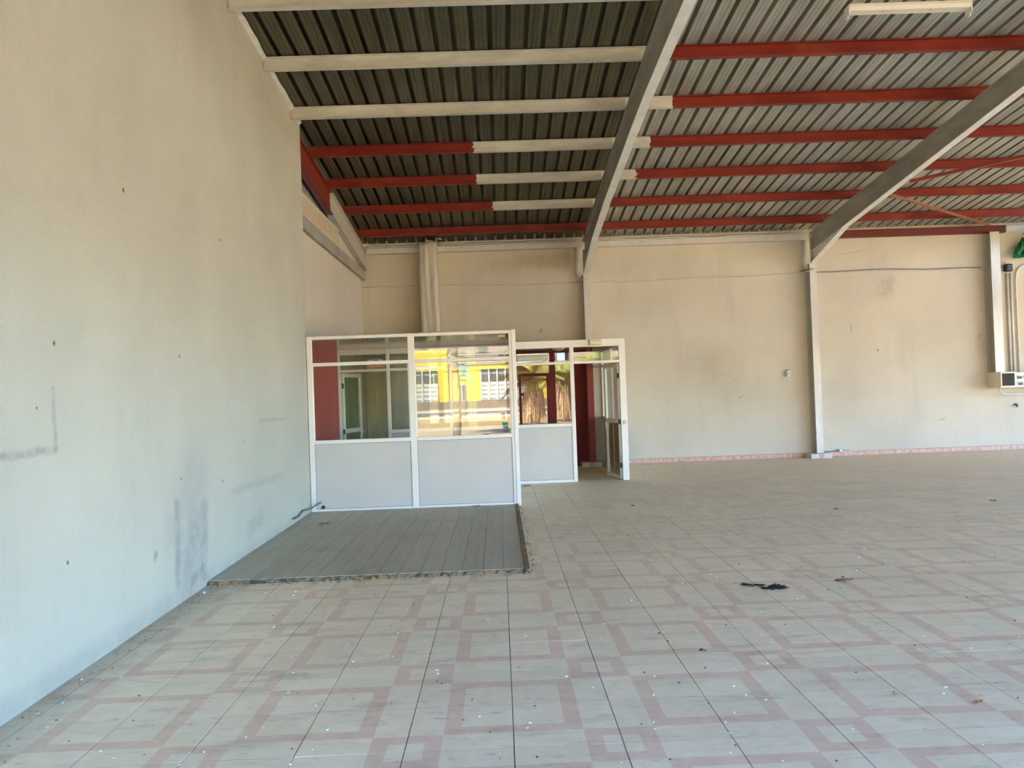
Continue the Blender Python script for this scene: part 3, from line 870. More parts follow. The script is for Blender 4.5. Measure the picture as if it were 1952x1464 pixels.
# front of the office
Y1 = 10.10
P1 = empty('glazed_partition', (-1.1, Y1, 0), 'white office front with two glazed bays beside the long wall', 'partition', 'glazed partitions')
yA, yB = Y1 - D / 2, Y1 + D / 2
zb = 0.012
part(P1, 'post', M['white'], -2.440, -2.372, yA, yB, zb, 2.262)
part(P1, 'post', M['white'], -1.150, -1.066, yA, yB, zb, 2.262)
part(P1, 'post', M['white'], 0.144, 0.228, yA, yB, zb, 2.262)
part(P1, 'corner_profile', M['white'], 0.18, 0.232, yA - 0.012, yB, zb, 2.268)
for (a, b) in ((-2.372, -1.150), (-1.066, 0.144)):
    part(P1, 'top_rail', M['white'], a, b, yA, yB, 2.220, 2.262)
    part(P1, 'transom', M['white'], a, b, yA, yB, 1.880, 1.925)
    part(P1, 'sill_rail', M['white'], a, b, yA - 0.004, yB, 0.885, 0.934)
    part(P1, 'bottom_rail', M['white'], a, b, yA, yB, zb, 0.058)
    pane(P1, a, b, Y1, 1.925, 2.220); pane(P1, a, b, Y1, 0.934, 1.880)
    infill(P1, a, b, Y1 - 0.008, 0.058, 0.885)
    for xx in (a, b - 0.010):
        MB().box(xx, xx + 0.010, yA + 0.010, yA + 0.018, 0.934, 1.880).build('glazing_bead', M['white'], P1)
MB().tube([(-2.287, Y1 - 0.034, 0.085), (-2.287, Y1 - 0.01, 0.085)], 0.021, 14).build('cable_hole', M['black_plastic'], P1)

# line of the second partition
Y2 = 12.55; yA, yB = Y2 - D / 2, Y2 + D / 2
P3 = empty('glazed_partition', (-1.2, Y2, 0), 'inner white glazed partition seen through the office front', 'partition', 'glazed partitions')
part(P3, 'post', M['white'], -2.553, -2.514, yA, yB, 0, 2.234)
part(P3, 'post', M['white'], -1.779, -1.726, yA, yB, 0, 2.234)
part(P3, 'post', M['white'], -0.80, -0.747, yA, yB, 0, 2.234)
part(P3, 'post', M['white'], 0.185, 0.225, yA, yB, 0, 2.234)
for (a, b, door) in ((-2.514, -1.779, True), (-1.726, -0.80, False), (-0.747, 0.185, False)):
    part(P3, 'top_rail', M['white'], a, b, yA, yB, 2.145, 2.234)
    part(P3, 'transom', M['white'], a, b, yA, yB, 1.872, 1.912)
    pane(P3, a, b, Y2, 1.912, 2.145)
    if not door:
        part(P3, 'sill_rail', M['white'], a, b, yA, yB, 0.885, 0.940)
        part(P3, 'bottom_rail', M['white'], a, b, yA, yB, 0, 0.06)
        pane(P3, a, b, Y2, 0.940, 1.872); infill(P3, a, b, Y2, 0.06, 0.885)
P2 = empty('glazed_partition', (1.1, Y2, 0), 'white glazed partition with the open doorway, right of the office front', 'partition', 'glazed partitions')
part(P2, 'post', M['white'], 0.226, 0.287, yA, yB, 0, 2.262)
part(P2, 'post', M['white'], 1.143, 1.206, yA, yB, 0, 2.262)
part(P2, 'post', M['white'], 1.930, 2.030, yA, yB, 0, 2.262)
part(P2, 'top_rail', M['white'], 0.287, 1.930, yA - 0.002, yB, 2.146, 2.262)
for (a, b, door) in ((0.287, 1.143, False), (1.206, 1.930, True)):
    part(P2, 'transom', M['white'], a, b, yA, yB, 1.880, 1.922)
    pane(P2, a, b, Y2, 1.922, 2.146)
    if not door:
        part(P2, 'sill_rail', M['white'], a, b, yA - 0.004, yB, 0.885, 0.940)
        part(P2, 'bottom_rail', M['white'], a, b, yA, yB, 0.0, 0.045)
        pane(P2, a, b, Y2, 0.940, 1.880); infill(P2, a, b, Y2 - 0.008, 0.045, 0.885)
# side of the office and side of the back room
def side_partition(x, y0, y1, label, nb):
    P = empty('glazed_partition', (x, (y0 + y1) / 2, 0), label, 'partition', 'glazed partitions')
    xa, xb = x - D / 2, x + D / 2
    w = (y1 - y0) / nb
    for i in range(nb + 1):
        yc = y0 + i * w
        ya, yb = (yc, yc + 0.05) if i == 0 else ((yc - 0.05, yc) if i == nb else (yc - 0.025, yc + 0.025))
        part(P, 'post', M['white'], xa, xb, ya, yb, 0, 2.234)
    for i in range(nb):
        a = y0 + i * w + (0.05 if i == 0 else 0.025); b = y0 + (i + 1) * w - (0.05 if i == nb - 1 else 0.025)
        for (z0, z1, nm) in ((2.17, 2.234, 'top_rail'), (1.88, 1.922, 'transom'), (0.885, 0.94, 'sill_rail'), (0, 0.05, 'bottom_rail')):
            part(P, nm, M['white'], xa, xb, a, b, z0, z1)
        for (z0, z1) in ((1.922, 2.17), (0.94, 1.88)):
            MB().box(x - 0.003, x + 0.003, a, b, z0, z1).build('pane', M['glass'], P)
        MB().bbox(x - 0.01, x + 0.01, a, b, 0.05, 0.885, 0.003).build('panel', M['panel'], P)
    return P


side_partition(0.203, 10.125, 12.525, 'white glazed side partition of the office, seen nearly edge-on behind its right post', 2)
side_partition(2.005, 12.575, 15.19, 'white glazed side partition behind the open door', 2)


def door(idx, hinge, end, z0, z1, label, hside, glass_lo=True, gmat='glass'):
    """leaf from hinge (x,y) to end (x,y); built along +X then placed"""
    L_ = math.hypot(end[0] - hinge[0], end[1] - hinge[1]); a = math.atan2(end[1] - hinge[1], end[0] - hinge[0])
    r = empty('door_%d' % idx, (hinge[0], hinge[1], 0), label, 'door', kind='structure'); r.rotation_euler = (0, 0, a)
    def P(name, mat, x0, x1, za, zc, y0=-0.02, y1=0.02):
        o = MB().bbox(x0, x1, y0, y1, za, zc, 0.003).mesh(name, mat); q = bpy.data.objects.new(name, o); COL.objects.link(q); q.parent = r; return q
    s = 0.062
    P('stile', M['white'], 0.008, s, z0, z1); P('stile', M['white'], L_ - s, L_, z0, z1)
    P('rail', M['white'], s, L_ - s, z1 - s, z1); P('rail', M['white'], s, L_ - s, z0, z0 + s); P('rail', M['white'], s, L_ - s, 0.905, 0.972)
    P('pane', M[gmat], s, L_ - s, 0.972, z1 - s, -0.003, 0.003)
    P('pane', M[gmat], s, L_ - s, z0 + s, 0.905, -0.003, 0.003)
    for z in (z0 + 0.22, 0.93, z1 - 0.20):
        P('hinge', M['black_plastic'], -0.008, 0.012, z - 0.04, z + 0.04, -0.03 if hside < 0 else 0.0, 0.0 if hside < 0 else 0.03)
    for sd in (-1, 1):
        h = P('handle_plate', M['white'], L_ - 0.052, L_ - 0.016, 0.80, 0.93, min(0.02 * sd, 0.03 * sd), max(0.02 * sd, 0.03 * sd))
        k = MB().tube([(L_ - 0.034, 0.03 * sd, 0.895), (L_ - 0.034, 0.065 * sd, 0.895), (L_ - 0.06, 0.07 * sd, 0.895), (L_ - 0.15, 0.07 * sd, 0.897)], 0.009, 8).mesh('lever', M['white'], True)
        q = bpy.data.objects.new('lever', k); COL.objects.link(q); q.parent = h
        c = MB().tube([(L_ - 0.034, 0.03 * sd, 0.835), (L_ - 0.034, 0.038 * sd, 0.835)], 0.011, 10).mesh('lock_cylinder', M['steel'])
        q = bpy.data.objects.new('lock_cylinder', c); COL.objects.link(q); q.parent = h
    return r


door(1, (1.925, Y2 + 0.035), (1.795, Y2 + 0.74), 0.012, 1.868, 'white glazed door leaf standing open into the back room', 1)
door(2, (-2.50, Y2 + 0.035), (-2.325, Y2 + 0.72), 0.012, 1.862, 'inner white door leaf with greenish glass, seen through the office front', -1, True, 'glass_green')

# office ceiling and linings
oc = empty('ceiling', (0, 0, 0), 'glossy pale slatted ceiling inside the glazed office', 'ceiling', kind='structure')
nS = 20
for i in range(nS):
    ya = 10.125 + i * (15.19 - 10.125) / nS; yb = 10.125 + (i + 1) * (15.19 - 10.125) / nS - 0.004
    MB().box(-2.553, 0.225, ya, yb, 2.2355, 2.262).build('ceiling_slat', M['office_ceil'], oc)
    if ya > 12.52:
        MB().box(0.229, 2.03, max(ya, Y2 + 0.025), yb, 2.2355, 2.262).build('ceiling_slat', M['office_ceil'], oc)
tag(MB().box(-2.5548, -2.545, 10.16, 12.52, 0.0, 2.235).build('wall_office_left', M['red_wall']), 'red painted side wall inside the office', 'wall', kind='structure')
tag(MB().box(-2.5548, -2.545, 12.58, 15.19, 0.0, 2.235).build('wall_rear_left', M['ochre']), 'ochre side wall of the room behind the inner partition', 'wall', kind='structure')
tag(MB().box(-2.54, -0.45, 15.185, 15.1985, 0.0, 2.235).build('wall_rear_ochre', M['ochre']), 'streaked ochre rear wall seen through the inner partition', 'wall', kind='structure')
tag(MB().box(-0.45, 1.83, 15.185, 15.1985, 0.0, 2.235).build('wall_rear_red', M['red_dark']), 'dark red rear wall inside the open doorway', 'wall', kind='structure')
tag(MB().box(1.83, 1.98, 15.185, 15.1985, 0.0, 2.235).build('wall_rear_cream', M['cream_wall']), 'cream strip of rear wall beside the red column in the doorway', 'wall', kind='structure')
tag(MB().box(-0.50, -0.44, 12.58, 15.18, 0.0, 2.2345).build('wall_room_divider', M['ochre']), 'wall between the two rooms behind the inner partition', 'wall', kind='structure')

# sign on the inner partition
sg = empty('transom_sign', (-1.94, Y2 - 0.03, 1.93), 'dark sign with pale curved lettering above the inner door', 'sign')
MB().bbox(-2.08, -1.80, Y2 - 0.034, Y2 - 0.024, 1.985, 2.132, 0.002).build('board', M['sign_dark'], sg)
MB().bbox(-2.08, -1.80, Y2 - 0.034, Y2 - 0.024, 1.925, 1.984, 0.002).build('orange_band', M['orange'], sg)
MB().box(-2.05, -1.83, Y2 - 0.036, Y2 - 0.0335, 1.950, 1.958).build('rule', M['letter'], sg)
cu = bpy.data.curves.new('lettering', 'FONT'); cu.body = 'BINCOMB'; cu.size = 0.066; cu.align_x = 'CENTER'; cu.extrude = 0.0008; cu.offset = 0.0012; cu.space_character = 0.92
tmp = bpy.data.objects.new('tmp', cu); COL.objects.link(tmp); bpy.context.view_layer.update()
me = bpy.data.meshes.new_from_object(tmp.evaluated_get(bpy.context.evaluated_depsgraph_get())); bpy.data.objects.remove(tmp)
me.materials.clear(); me.materials.append(M['letter'])
for v in me.vertices:
    x, y, z = v.co; v.co = (-1.94 + x * 0.86, Y2 - 0.0355 - z, 2.022 + y * 0.95 + 0.012 * math.cos(x * 14))
o = link('lettering', me, sg)

# fittings inside the back room
ac = empty('air_conditioner', (0.67, 15.1, 1.98), 'white wall unit seen through the upper pane left of the doorway', 'air conditioner')
MB().bbox(0.36, 0.98, 14.97, 15.184, 1.985, 2.20, 0.02).build('casing', M['white_plastic'], ac)
for q in range(3):
    MB().bbox(0.39, 0.95, 14.955, 14.9695, 2.0 + q * 0.03, 2.018 + q * 0.03, 0.003).build('louvre', M['panel'], ac)
dl = empty('dome_lamp', (1.05, 13.6, 2.17), 'round white ceiling lamp behind the pane beside the doorway', 'lamp')
MB().tube([(1.05, 13.6, 2.235), (1.05, 13.6, 2.215)], 0.13, 20).build('lamp_base', M['white_plastic'], dl)
MB().tube([(1.05, 13.6, 2.214), (1.05, 13.6, 2.19), (1.05, 13.6, 2.165), (1.05, 13.6, 2.15)], [0.12, 0.115, 0.08, 0.02], 20).build('lamp_dome', M['pvc'], dl, True)

# small fittings
e = empty('emergency_light', (1.56, Y2 - 0.04, 2.16), 'cream emergency light box over the glazed doorway', 'lamp')
MB().bbox(1.46, 1.655, Y2 - 0.085, Y2 - 0.026, 2.163, 2.268, 0.008).build('housing', M['cream_plastic'], e)
MB().bbox(1.472, 1.643, Y2 - 0.094, Y2 - 0.0855, 2.185, 2.225, 0.004).build('diffuser', plain('pale_diffuser', (0.74, 0.66, 0.42), 0.3, 0, 0.03, 10), e)
sw = empty('wall_switch', (1.99, Y2 - 0.03, 0.9), 'small cream switch plate on the right door post', 'switch')
MB().bbox(1.962, 2.018, Y2 - 0.036, Y2 - 0.0235, 0.895, 0.955, 0.004).build('plate', M['cream_plastic'], sw)
MB().bbox(1.975, 2.005, Y2 - 0.041, Y2 - 0.0365, 0.905, 0.945, 0.003).build('rocker', M['white_plastic'], sw)
ib = empty('transom_device', (0.06, Y1 + 0.06, 2.16), 'small pale device box inside the top right corner of the office front', 'box')
MB().bbox(0.012, 0.112, Y1 + 0.03, Y1 + 0.075, 2.158, 2.210, 0.006).build('housing', M['cream_plastic'], ib)
MB().bbox(0.03, 0.10, Y1 + 0.026, Y1 + 0.0296, 2.160, 2.172, 0.002).build('grille', M['black_plastic'], ib)
sk = empty('window_sticker', (0.075, Y1 - 0.0035, 0.95), 'small green and blue sticker in the lower right corner of the office glass', 'sticker')
yS = Y1 - 0.0032
MB().box(0.026, 0.100, yS - 0.0008, yS, 1.046, 1.080).build('green_header', M['stk_green'], sk)
MB().box(0.034, 0.104, yS - 0.0008, yS, 0.988, 1.045).build('blue_field', M['stk_blue'], sk)
MB().box(0.064, 0.100, yS - 0.0014, yS - 0.0009, 0.996, 1.018).build('black_block', M['black_plastic'], sk)
MB().box(0.036, 0.106, yS - 0.0008, yS, 0.950, 0.987).build('brown_footer', M['stk_brown'], sk)
ms = empty('wall_sensor', (5.60, 15.17, 1.57), 'small white sensor on the rear wall left of the plinth column', 'sensor')
MB().bbox(5.575, 5.645, 15.12, 15.199, 1.575, 1.70, 0.012).build('housing', M['white_plastic'], ms)
MB().bbox(5.60, 5.645, 15.112, 15.1195, 1.60, 1.67, 0.006).build('lens', M['pvc'], ms)
MB().bbox(5.58, 5.64, 15.125, 15.19, 1.702, 1.712, 0.002).build('bracket', M['cable_dark'], ms)
ps = empty('socket_strip', (6.64, 15.15, 0.09), 'white four-way socket strip on the pink skirting', 'socket')
MB().bbox(6.53, 6.745, 15.11, 15.165, 0.0915, 0.140, 0.006).build('housing', M['white_plastic'], ps)
for q in range(4):
    MB().tube([(6.605 + q * 0.036, 15.114, 0.115), (6.605 + q * 0.036, 15.1085, 0.115)], 0.013, 10).build('socket', M['black_plastic'], ps)
MB().tube([(6.20, 15.15, 0.105), (6.34, 15.14, 0.100), (6.45, 15.14, 0.103), (6.53, 15.14, 0.115)], 0.008, 6).build('cord', M['cable_dark'], ps)

# electrical panel, box, conduits at the far right
ep = empty('electrical_panel', (9.95, 15.06, 1.2), 'white electrical panel with breaker rows at the far right', 'panel')
MB().bbox(9.535, 9.825, 14.80, 15.198, 1.215, 1.515, 0.006).build('meter_box', M['lamp_cream'], ep)
MB().bbox(9.565, 9.80, 14.792, 14.7995, 1.25, 1.485, 0.002).build('smoked_window', plain('smoked_plastic', (0.03, 0.023, 0.014), 0.55, 0, 0.4, 14, spec=0.2), ep)
MB().bbox(9.827, 10.72, 14.81, 15.198, 1.215, 1.50, 0.006).build('breaker_box', M['white_plastic'], ep)
for z in (1.405, 1.285):
    MB().bbox(9.86, 10.66, 14.80, 14.8095, z - 0.035, z + 0.04, 0.003).build('breaker_row', M['panel'], ep)
    for q in range(7):
        x = 9.865 + q * 0.112 + (0.015 if z < 1.3 else 0)
        MB().bbox(x, x + (0.055 if q % 3 else 0.075), 14.792, 14.7998, z - (0.012 if q % 2 else 0.03), z + 0.015, 0.002).build('breaker', M['black_plastic'], ep)
MB().tube([(9.60, 14.95, 1.214), (9.62, 14.97, 1.15), (9.68, 14.98, 1.09), (9.80, 14.98, 1.075), (10.1, 14.98, 1.085), (10.5, 14.98, 1.10), (10.65, 14.98, 1.214)], 0.014, 7).build('cable_loop', M['pvc'], ep, True)
for x, zt, lab in ((9.99, 3.44, 'pale vertical conduit left of three above the electrical panel'), (10.055, 3.44, 'pale vertical conduit in the middle above the electrical panel')):
    tag(MB().tube([(x, 15.17, 1.503), (x, 15.17, zt)], 0.022, 8).build('wall_conduit', M['pvc'], None, True), lab, 'conduit', 'wall conduits')
tag(MB().tube([(10.157, 15.175, 1.503), (10.157, 15.175, 3.30), (10.175, 15.175, 3.44), (10.23, 15.175, 3.54), (10.33, 15.175, 3.59), (10.6, 15.175, 3.60)], 0.016, 8).build('wall_conduit', M['pvc'], None, True), 'bent pale conduit curving away at the right picture edge', 'conduit', 'wall conduits')
sp = empty('black_wall_box', (9.99, 15.1, 3.46), 'black box hung on the wall above the conduits', 'box')
MB().bbox(9.925, 10.06, 15.08, 15.199, 3.465, 3.612, 0.018).build('housing', M['black_plastic'], sp)
MB().tube([(9.94, 15.15, 3.612), (9.955, 15.15, 3.645), (10.0, 15.15, 3.655), (10.04, 15.15, 3.64), (10.05, 15.15, 3.61)], 0.007, 6).build('loop', M['cable'], sp)
MB().tube([(9.735, 15.18, 3.56), (9.80, 15.17, 3.60), (9.85, 15.17, 3.575), (9.79, 15.17, 3.545), (9.88, 15.17, 3.58), (9.93, 15.16, 3.58)], 0.006, 5).build('loose_wire', M['cable_dark'], sp)
hk = empty('wall_hook', (10.06, 15.16, 0.82), 'small black hook below the electrical panel', 'hook')
MB().bbox(10.035, 10.09, 15.16, 15.199, 0.86, 0.895, 0.006).build('base', M['black_plastic'], hk)
MB().bbox(10.048, 10.078, 15.14, 15.165, 0.825, 0.862, 0.005).build('peg', M['black_plastic'], hk)
# green netting hanging at the frame edge
vs = []; n = 14
for j in range(9):
    for i in range(n):
        t_ = i / (n - 1); z = 4.08 - j * 0.045 - 0.02 * math.sin(i * 2.1); w = 0.10 + j * 0.028
        vs.append((10.33 + (t_ - 0.5) * 2 * w + 0.012 * math.sin(j * 2.7 + i), 15.05 + 0.04 * math.sin(i * 1.3 + j * .5), z + (0.02 * math.sin(i * 3.3) if j == 8 else 0)))
gn = MB().add(vs, [(j * n + i, j * n + i + 1, (j + 1) * n + i + 1, (j + 1) * n + i) for j in range(8) for i in range(n - 1)]).build('green_netting', M['green_cloth'])
sm = gn.modifiers.new('thick', 'SOLIDIFY'); sm.thickness = 0.03
tag(gn, 'bunch of green netting hanging at the right picture edge', 'netting')
MB().tube([(10.33, 15.19, 4.20), (10.33, 15.07, 4.18), (10.33, 15.05, 4.06)], 0.006, 6).build('hanger', M['cable_dark'], gn)

# skirting along the rear wall
bb = empty('baseboard_back', (6, 15.19, 0), 'pink patterned tile skirting along the rear wall', 'baseboard', kind='structure')
x = 2.035
while x < XR - 0.3:
    if not (5.56 < x < 6.26):
        MB().bbox(x, x + 0.298, 15.165, 15.199, 0.0, 0.090, 0.003).build('skirting_tile', M['skirting'], bb)
    x += 0.30
for (xa, xb) in ((5.64, 5.86), (6.27, 6.533)):
    MB().bbox(xa, xb, 15.166, 15.199, 0.0, 0.090, 0.003).build('skirting_tile', M['skirting'], bb)

# ------------------------------------------------------------------ platform
pf = empty('floor_platform', (-1.1, 8.2, 0), 'low grey plank platform in front of the office', 'platform')
nb = 15; xa, xb = -2.385, 0.155; w = (xb - xa) / nb; ya, yb = 6.36, 10.07
for i in range(nb):
    x0 = xa + i * w
    if x0 < -2.32:
        x0 = -2.365
    cut = ya + 0.04 + (0.9 + 1.9 * ((i * 0.37) % 1.0))
    for (p, q) in ((ya + 0.02, cut - 0.0005), (cut + 0.0005, yb)):
        left = x0 if i else None
        if i == 0:
            v = []
            for z in (0.0, 0.031):
                v += [(xw(p) + 0.004, p, z), (xa + w - 0.0015, p, z), (xa + w - 0.0015, q, z), (xw(q) + 0.004, q, z)]
            MB().add(v, [(0, 3, 2, 1), (4, 5, 6, 7), (0, 1, 5, 4), (1, 2, 6, 5), (2, 3, 7, 6), (3, 0, 4, 7)]).build('plank', M['vinyl'], pf)
        else:
            MB().bbox(xa + i * w + 0.0012, xa + (i + 1) * w - 0.0012, p, q, 0.0, 0.031 + random.uniform(-.0006, .0006), 0.0012).build('plank', M['vinyl'], pf)


def rough_strip(x0, x1, y0, y1, z1, along, n, amp):
    vs = []
    for i in range(n + 1):
        f = i / n; j = lambda k: amp * math.sin(i * 1.9 + k * 2.3) * (0.6 + 0.4 * math.sin(i * .7 + k))
        if along == 'x':
            x = x0 + (x1 - x0) * f
            vs += [(x, y0 + j(0), 0.0), (x, y0 + j(1) + 0.012, z1 + j(2) * .5), (x, y1, z1 + j(3) * .4), (x, y1, 0.0)]
        else:
            y = y0 + (y1 - y0) * f
            vs += [(x0, y, 0.0), (x0 + j(1) * .3, y, z1 + j(2) * .3), (x1 - 0.004 + j(3) * .3, y, z1 + j(2) * .3), (x1 + j(0) * .3, y, 0.0)]
    fs = [(i * 4 + k, i * 4 + (k + 1) % 4, i * 4 + 4 + (k + 1) % 4, i * 4 + 4 + k) for i in range(n) for k in range(4)] + [(0, 1, 2, 3), tuple(4 * n + k for k in (3, 2, 1, 0))]
    return MB().add(vs, fs)


rough_strip(-2.383, 0.16, 6.345, 6.378, 0.026, 'x', 90, 0.007).build('front_edging', M['edge'], pf)
rough_strip(0.157, 0.200, 6.33, 10.06, 0.040, 'y', 60, 0.008).build('side_edging', M['edge'], pf)

# ------------------------------------------------------------------ litter on the floor
def leaf_clump(name, x, y, r, n, mat, label, seed, hgt=0.02, sx=1.0):
    rnd = random.Random(seed); mb = MB()
    for i in range(n):
        a = rnd.uniform(0, 6.28); d = rnd.random() ** .6 * r; cx, cy = x + d * math.cos(a) * sx, y + d * math.sin(a)
        l = rnd.uniform(.25, .6) * r + 0.008; w = l * rnd.uniform(.25, .5); b = rnd.uniform(0, 6.28); z = rnd.uniform(0.001, hgt * (1 - d / (r * 1.2)))
        ca, sa = math.cos(b), math.sin(b)
        pts = [(-l, 0, 0), (-l * .3, w, .006), (l * .4, w * .8, .004), (l, 0, .008), (l * .4, -w * .8, .002), (-l * .3, -w, .0)]
        top = [(cx + p[0] * ca - p[1] * sa, cy + p[0] * sa + p[1] * ca, max(0.001, z + p[2] + 0.003)) for p in pts]
        bot = [(q[0], q[1], q[2] - 0.0022) for q in top]
        mb.add(top + bot, [(0, 1, 2, 3, 4, 5), (11, 10, 9, 8, 7, 6)] + [(k, 6 + k, 6 + (k + 1) % 6, (k + 1) % 6) for k in range(6)])
    o = mb.build(name, M[mat]); o['kind'] = 'stuff' if n > 3 else ''
    if n <= 3: del o['kind']
    return tag(o, label, 'litter', 'litter on the floor')


leaf_clump('leaf_litter', 1.91, 5.56, 0.062, 26, 'leaf_dark', 'biggest black clump of litter on the tiles at right', 1, 0.022, 1.3)
leaf_clump('leaf_litter', 1.775, 5.66, 0.05, 12, 'leaf_dark', 'thin scatter of black litter left of the big black clump', 2, 0.008, 1.6)
leaf_clump('dry_leaf', 2.45, 5.69, 0.045, 9, 'leaf_brown', 'curled brown dry leaf lying right of the black clump', 3, 0.028, 1.3)
leaf_clump('dry_leaf', 1.055, 4.31, 0.014, 3, 'leaf_dark', 'small black leaf on the tiles near the front', 4, 0.006, 1.4)
leaf_clump('dry_leaf', -2.06, 9.06, 0.055, 6, 'leaf_brown', 'brown leaf on the platform near the office front', 5, 0.02 + 0.0, 1.2).location.z = 0.032
leaf_clump('dry_leaf', -0.347, 9.98, 0.04, 5, 'leaf_brown', 'brown leaf against the foot of the office front', 6, 0.02, 1.2).location.z = 0.032
leaf_clump('dry_leaf', 1.592, 9.72, 0.03, 3, 'leaf_dark', 'dark speck of leaf on the tiles before the open door', 8, 0.008, 1.4)
leaf_clump('dry_leaf', 5.68, 9.04, 0.035, 3, 'leaf_dark', 'dark speck of leaf on the far right floor', 9, 0.01, 1.4)
leaf_clump('dry_leaf', 3.78, 8.88, 0.035, 3, 'leaf_dark', 'dark speck of leaf in the middle of the far floor', 10, 0.01, 1.4)
leaf_clump('dry_leaf', 0.36, 12.2, 0.06, 8, 'leaf_tan', 'dry leaves beside the foot of the office corner post', 11, 0.01, 0.8)
leaf_clump('dry_leaf', 2.08, 3.47, 0.016, 3, 'leaf_brown', 'small brown leaf at the right near the front', 12, 0.006, 1.3)
leaf_clump('dry_leaf', 1.77, 3.60, 0.018, 2, 'leaf_tan', 'flat tan leaf inside a pink-bordered square at right', 13, 0.004, 1.3)


def scatter(name, mat, n, label, seed, size, place):
    rnd = random.Random(seed); mb = MB()
    for i in range(n):
        x, y, s = place(rnd); l = s * rnd.uniform(*size); a = rnd.uniform(0, 6.28); k = rnd.randint(4, 6); z = rnd.uniform(0.0006, 0.002)
        pts = [(x + l * rnd.uniform(.5, 1) * math.cos(a + 6.28 * q / k), y + l * rnd.uniform(.4, 1) * math.sin(a + 6.28 * q / k)) for q in range(k)]
        t_ = rnd.uniform(0.001, 0.004)
        mb.add([(p[0], p[1], 0.0004) for p in pts] + [(p[0], p[1], z + t_) for p in pts], [tuple(range(k, 2 * k)), tuple(range(k - 1, -1, -1))] + [(q, (q + 1) % k, k + (q + 1) % k, k + q) for q in range(k)])
    o = mb.build(name, M[mat]); tag(o, label, 'debris', kind='stuff')


def anywhere(r):
    y = 3.0 + 8.5 * r.random() ** 1.4; x = r.uniform(-2.3, 0.2 + y * 0.66)
    if 6.2 < y < 10.1 and x < 0.25: x = r.uniform(0.3, y * .66)
    return x, y, 1.0


def near_wall(r):
    y = r.uniform(2.9, 6.3); return xw(y) + 0.02 + abs(r.gauss(0, 0.09)), y, 1.0


def by_edge(r):
    if r.random() < .5:
        return r.uniform(-2.35, 0.2), 6.31 - abs(r.gauss(0, .02)), 1.0
    return 0.215 + abs(r.gauss(0, .02)), r.uniform(6.3, 10.0), 1.0


scatter('paint_flakes', 'flake', 300, 'tiny white paint flakes strewn over the tiles', 21, (0.0025, 0.012), anywhere)
scatter('floor_grit', 'grit', 130, 'tiny dark crumbs strewn over the tiles', 22, (0.002, 0.008), anywhere)
scatter('wall_foot_grit', 'leaf_tan', 120, 'brown crumbs gathered along the foot of the long wall', 23, (0.002, 0.009), near_wall)
scatter('platform_rubble', 'leaf_tan', 150, 'crumbs of rubble along the platform edges', 24, (0.004, 0.014), by_edge)
tag(MB().tube([(-2.40, 9.10, 0.10), (-2.415, 9.35, 0.085), (-2.41, 9.55, 0.125), (-2.42, 9.75, 0.105), (-2.40, 9.90, 0.10), (-2.37, 9.98, 0.12), (-2.31, 10.05, 0.15)], 0.010, 6).build('loose_cable', M['cable_dark'], None, True), 'loose grey cable at the corner of long wall and office', 'cable')
tag(MB().bbox(-2.325, -2.305, 6.08, 6.10, 0.001, 0.016, 0.005).build('plaster_crumb', M['flake']), 'white plaster crumb at the foot of the long wall near the platform', 'crumb')

# ------------------------------------------------------------------ front of the hall, behind the camera (seen in the glass)
tag(MB().box(-2.7, XR, -0.80, -0.62, 2.72, 4.84).build('trim_2', M['red_steel']), 'dark red fascia over the open hall front, reflected in the upper panes', 'fascia', kind='structure')
tag(MB().bbox(1.650, 1.845, -0.60, -0.42, 0.0, 4.06, 0.006).build('front_column', plain('signal_red_steel', (0.24, 0.008, 0.008), 0.4, 0, 0.1, 3)), 'wide red post reflected in the glass beside the open door', 'column')
tag(MB().box(XR + 0.001, XR + 0.2, -0.60, 15.19, 2.9, 4.36).build('trim_3', M['concrete']), 'concrete fascia added out of view on the right to cut high side light', 'fascia', kind='structure')  # unseen fascia, added to keep high side light off column and rear wall
rd = empty('red_door_frame', (1.15, -0.5, 0), 'red door frame reflected in the glass beside the open door', 'frame')
rm = bpy.data.materials['signal_red_steel']
for (a, b, c, d) in ((0.644, 0.728, 0.0, 2.065), (1.551, 1.649, 0.0, 2.065), (0.728, 1.551, 1.971, 2.065)):
    MB().bbox(a, b, -0.54, -0.48, c, d, 0.004).build('frame_bar', rm, rd)
MB().bbox(0.728, 0.80, -0.53, -0.49, 1.34, 1.44, 0.004).build('lock_box', rm, rd)

gd = MB().box(-160, 160, -190, 120, -0.6, -0.14).build('ground', M['ground']); tag(gd, 'sunlit sandy ground outside, reflected in the office glass', 'ground', kind='structure')
tag(MB().box(-160, 160, -52, -34, -0.14, -0.125).build('road', M['asphalt']), 'brown road band reflected in the office glass', 'road', kind='structure')
for (y, lab) in ((-33.8, 'near pale kerb line reflected in the office glass'), (-52.3, 'far pale kerb line reflected in the office glass')):
    tag(MB().box(-160, 160, y, y + 0.3, -0.14, 0.02).build('kerb', M['kerb']), lab, 'kerb', 'road kerbs')

# yellow building across the road
YB = -70.0; k = 1.871
bx = lambda x: x * k
bz = lambda z: 1.45 + (z - 1.45) * k
yb_ = empty('yellow_building', (-4, YB, 0), 'yellow building with white balustrades reflected in the office glass', 'building')


def fac(name, mat, x0, x1, z0, z1, d0=0.0, d1=0.25, parent=None):
    return MB().box(bx(x0), bx(x1), YB + d0, YB + d1, bz(z0), bz(z1)).build(name, M[mat], parent or yb_)


